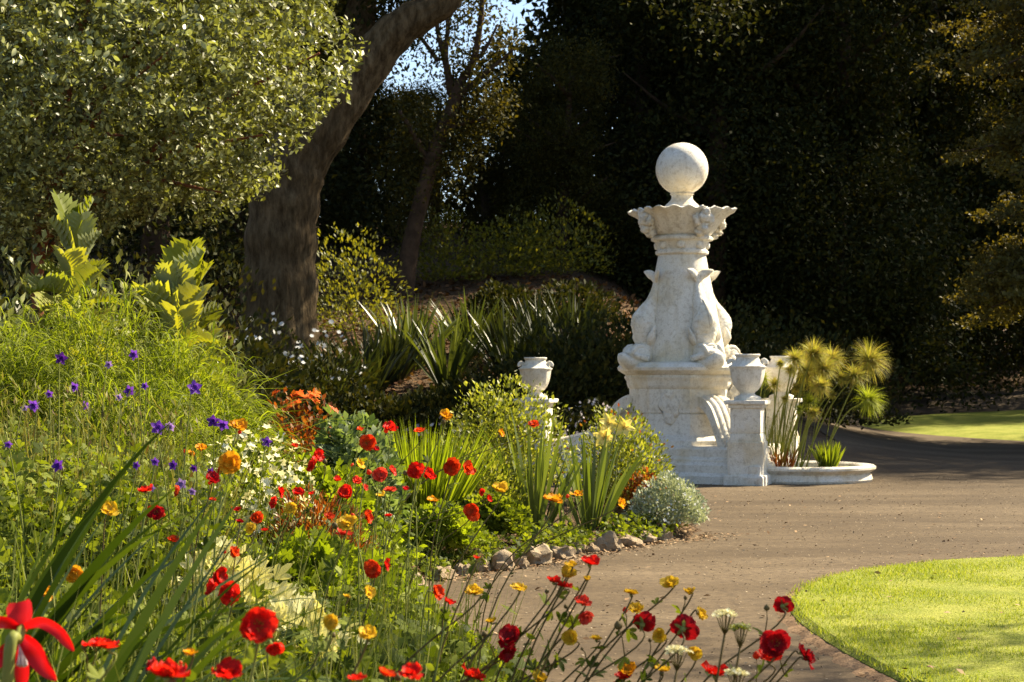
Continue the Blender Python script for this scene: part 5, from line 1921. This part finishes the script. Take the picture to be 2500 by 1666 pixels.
for i, line in enumerate(COLS.strip().split('\n')):
    a, lab = line.split('|')
    u, v, s, kd = a.split()
    u, v, px, kd = float(u) * 1.0625, float(v) * 1.0625, float(s) * 1.0625, int(kd)
    y = min(6.0, max(4.4, .040 * F / px)) if v < 1080 else 4.4
    if i == 16:
        y = 6.2
    R = px * y / F * .64
    p = P(u, v, y)
    bx, by = p.x + rnd.uniform(-.08, .05), p.y + rnd.uniform(-.05, .08)
    base = Vector((bx, by, bz(bx, by)))
    t = thing('columbine_flower', base, lab, 'flower', 'purple columbines')
    e = p - base
    n = Vector((rnd.uniform(-.4, .5), -.7, rnd.uniform(-.5, .3))).normalized()
    pts = spline([(0, 0, 0), (e.x * .3, e.y * .4, e.z * .6), tuple(e - n * R * .6 + Vector((0, 0, .012))), tuple(e - n * R * .1)], 6)
    V, Fc = tube(pts, list(np.linspace(.0024, .0012, len(pts))), 5)
    ob('stem', mesh('stem', V, Fc, M['stem']), t)
    fm = frame_mat(e, n.orthogonal(), n, R) @ Matrix.Rotation(rnd.random() * 6, 4, 'Z')
    ob('sepals', SEM[kd], t, None, fm)
    ob('corolla', COM[kd], t, None, fm)

# pale yellow daylilies on the shrub before the fountain ---------------------
M['lily'] = leaf_mat('daylily_petal', [(.78, .66, .14), (.84, .74, .26)], .4, .6, .2, (1.1, 1, .6), True)
lilyp = mesh('petal', *petal_vf(3, .30, .06, -.5), M['lily'])
for i, (u, v, r, lab) in enumerate(((1396, 975, .075, 'pale yellow daylily, upper left of the three before the fountain'), (1434, 985, .075, 'pale yellow daylily, right of the three before the fountain'), (1391, 1007, .085, 'bright yellow daylily, lowest of the three before the fountain'))):
    p = P(u * 1.0625, v * 1.0625, 10.8)
    bx = p.x - .06
    base = Vector((bx, 10.8, zg(bx, 10.8)))
    t = thing('daylily', base, lab, 'flower', 'daylilies before the fountain')
    e = p - base
    V, Fc = tube(spline([(0, 0, 0), (e.x * .2, 0, e.z * .6), tuple(e - Vector((0, 0, .05)))], 6), [.005] * 13, 6)
    ob('stem', mesh('stem', V, Fc, M['stem']), t)
    n = Vector((.25 - .3 * i, -.8, .35)).normalized()
    fm = frame_mat(e, n.orthogonal(), n, r)
    for k in range(6):
        ob('petal', lilyp, t, None, fm @ Matrix.Rotation(k * PI / 3, 4, 'Z') @ Matrix.Rotation(math.radians(38 if k % 2 else 30), 4, 'X'))
    ob('stamens', EYE_Y, t, None, fm @ Matrix.Scale(.8, 4))

# scarlet lily at the lower left: six separate petals -------------------------
M['scarlet'] = leaf_mat('scarlet_petal', [(.56, .004, .006), (.62, .010, .008)], .35, .4, .35, (1.2, .8, .8), True)
LY = 2.1
base = P(5, 1780, LY)
base.z = zg(base.x, LY)
t = thing('scarlet_lily', base, 'large scarlet lily with arching petals at the lower left corner', 'flower')


def lily_petal(path, w, roll=0.0, blunt=False):
    """path of photo points (u, v, depth offset); w = half width in photo px"""
    pts = spline([tuple(P(u, v, LY + dy) - base) for u, v, dy in path], 6)
    m = len(pts)
    V = []
    N = 6
    for i, p in enumerate(pts):
        tt = i / (m - 1)
        d = Vector(pts[min(m - 1, i + 1)]) - Vector(pts[max(0, i - 1)])
        d.normalize()
        s = d.cross(Vector((math.sin(roll), -math.cos(roll), 0))).normalized()
        nn = s.cross(d)
        hw = w / F * LY * (math.sin(PI * (.10 + .88 * tt)) ** .7 if not blunt else (.35 + .65 * math.sin(PI * .5 * min(1, tt * 1.5))) * (1 - .25 * max(0, tt - .85) / .15))
        for k in range(N + 1):
            x = k / N * 2 - 1
            V.append(tuple(Vector(p) + s * hw * x + nn * hw * .35 * (x * x)))
    Fq = [(j * (N + 1) + i, j * (N + 1) + i + 1, (j + 1) * (N + 1) + i + 1, (j + 1) * (N + 1) + i) for j in range(m - 1) for i in range(N)]
    ob('petal', mesh('petal', V, Fq, M['scarlet']), t)


lily_petal([(55, 1545, 0), (53, 1520, .003), (51, 1496, .006), (49, 1470, .012)], 32, 0, True)
lily_petal([(60, 1530, -.005), (100, 1520, -.02), (140, 1540, -.03), (165, 1570, -.03), (180, 1590, -.03)], 15)
lily_petal([(45, 1532, -.005), (15, 1520, -.02), (-25, 1525, -.03), (-60, 1560, -.03)], 15)
lily_petal([(52, 1555, -.01), (80, 1585, -.03), (105, 1625, -.04), (137, 1662, -.04)], 24)
lily_petal([(40, 1560, -.01), (20, 1590, -.03), (-5, 1615, -.04), (-40, 1650, -.04)], 20)
lily_petal([(48, 1560, .0), (50, 1600, .01), (55, 1650, .01), (50, 1690, .01)], 20)
V, Fc = tube(spline([(0, 0, 0), tuple(P(20, 1640, LY - .05) - base), tuple(P(45, 1560, LY - .03) - base), tuple(P(52, 1535, LY) - base)], 6), list(np.linspace(.008, .006, 19)), 8)
ob('stem', mesh('stem', V, Fc, M['stem']), t)
A = Acc()
for k in range(5):
    A.add(*tube([tuple(P(50, 1560, LY) - base), tuple(P(46 + k * 4, 1600, LY - .01) - base), tuple(P(44 + k * 5, 1625 + 3 * (k % 2), LY - .02) - base)], [.0012, .001, .0022], 5))
tag(ob('stamens', A.mesh('stamens', M['pinkwhite']), t), kind='stuff')

# flat-topped pale umbels over the path ---------------------------------------
for i, (u, v, w, lab) in enumerate(((1665, 1405, 50, 'cream-green umbel on the tallest stalk over the path'), (1700, 1436, 38, 'green umbel just right of the tallest one'), (1555, 1488, 50, 'cream umbel among yellow geums below the crimson blooms'), (1690, 1540, 46, 'cream umbel beside the bright red geum at the bottom edge'))):
    y = 2.5
    p = P(u * 1.0625, v * 1.0625, y)
    bx = p.x - .07
    base = Vector((bx, y + .05, zg(bx, y + .05)))
    t = thing('umbel_flower', base, lab, 'flower', 'pale umbels by the path')
    e = p - base
    A = Acc()
    hub = Vector((e.x, e.y, e.z - .035))
    A.add(*tube(spline([(0, 0, 0), (hub.x * .5, hub.y * .5, hub.z * .55), tuple(hub)], 6), [.0018] * 13, 5))
    r = w * 1.0625 / F * y * .5
    tips = []
    for k in range(14):
        a = k * 2.4
        q = math.sqrt((k + .5) / 14)
        tip = e + Vector((math.cos(a) * r * q, math.sin(a) * r * q, -.006 * q * q))
        A.add(*tube([tuple(hub), tuple((hub + tip) / 2 + Vector((0, 0, -.003))), tuple(tip)], [.0009, .0008, .0007], 4))
        tips.append(tip)
    ob('stem', A.mesh('stem', M['stem_dark']), t)
    tp = np.repeat(np.array(tips), 7, 0) + rng.normal(0, .0032, (14 * 7, 3)) * np.array([1, 1, .4])
    blossoms(t, 'florets', tp, upn(len(tp), .4, (0, -.2, 1)), .0034, 'cream' if i != 1 else 'lime')
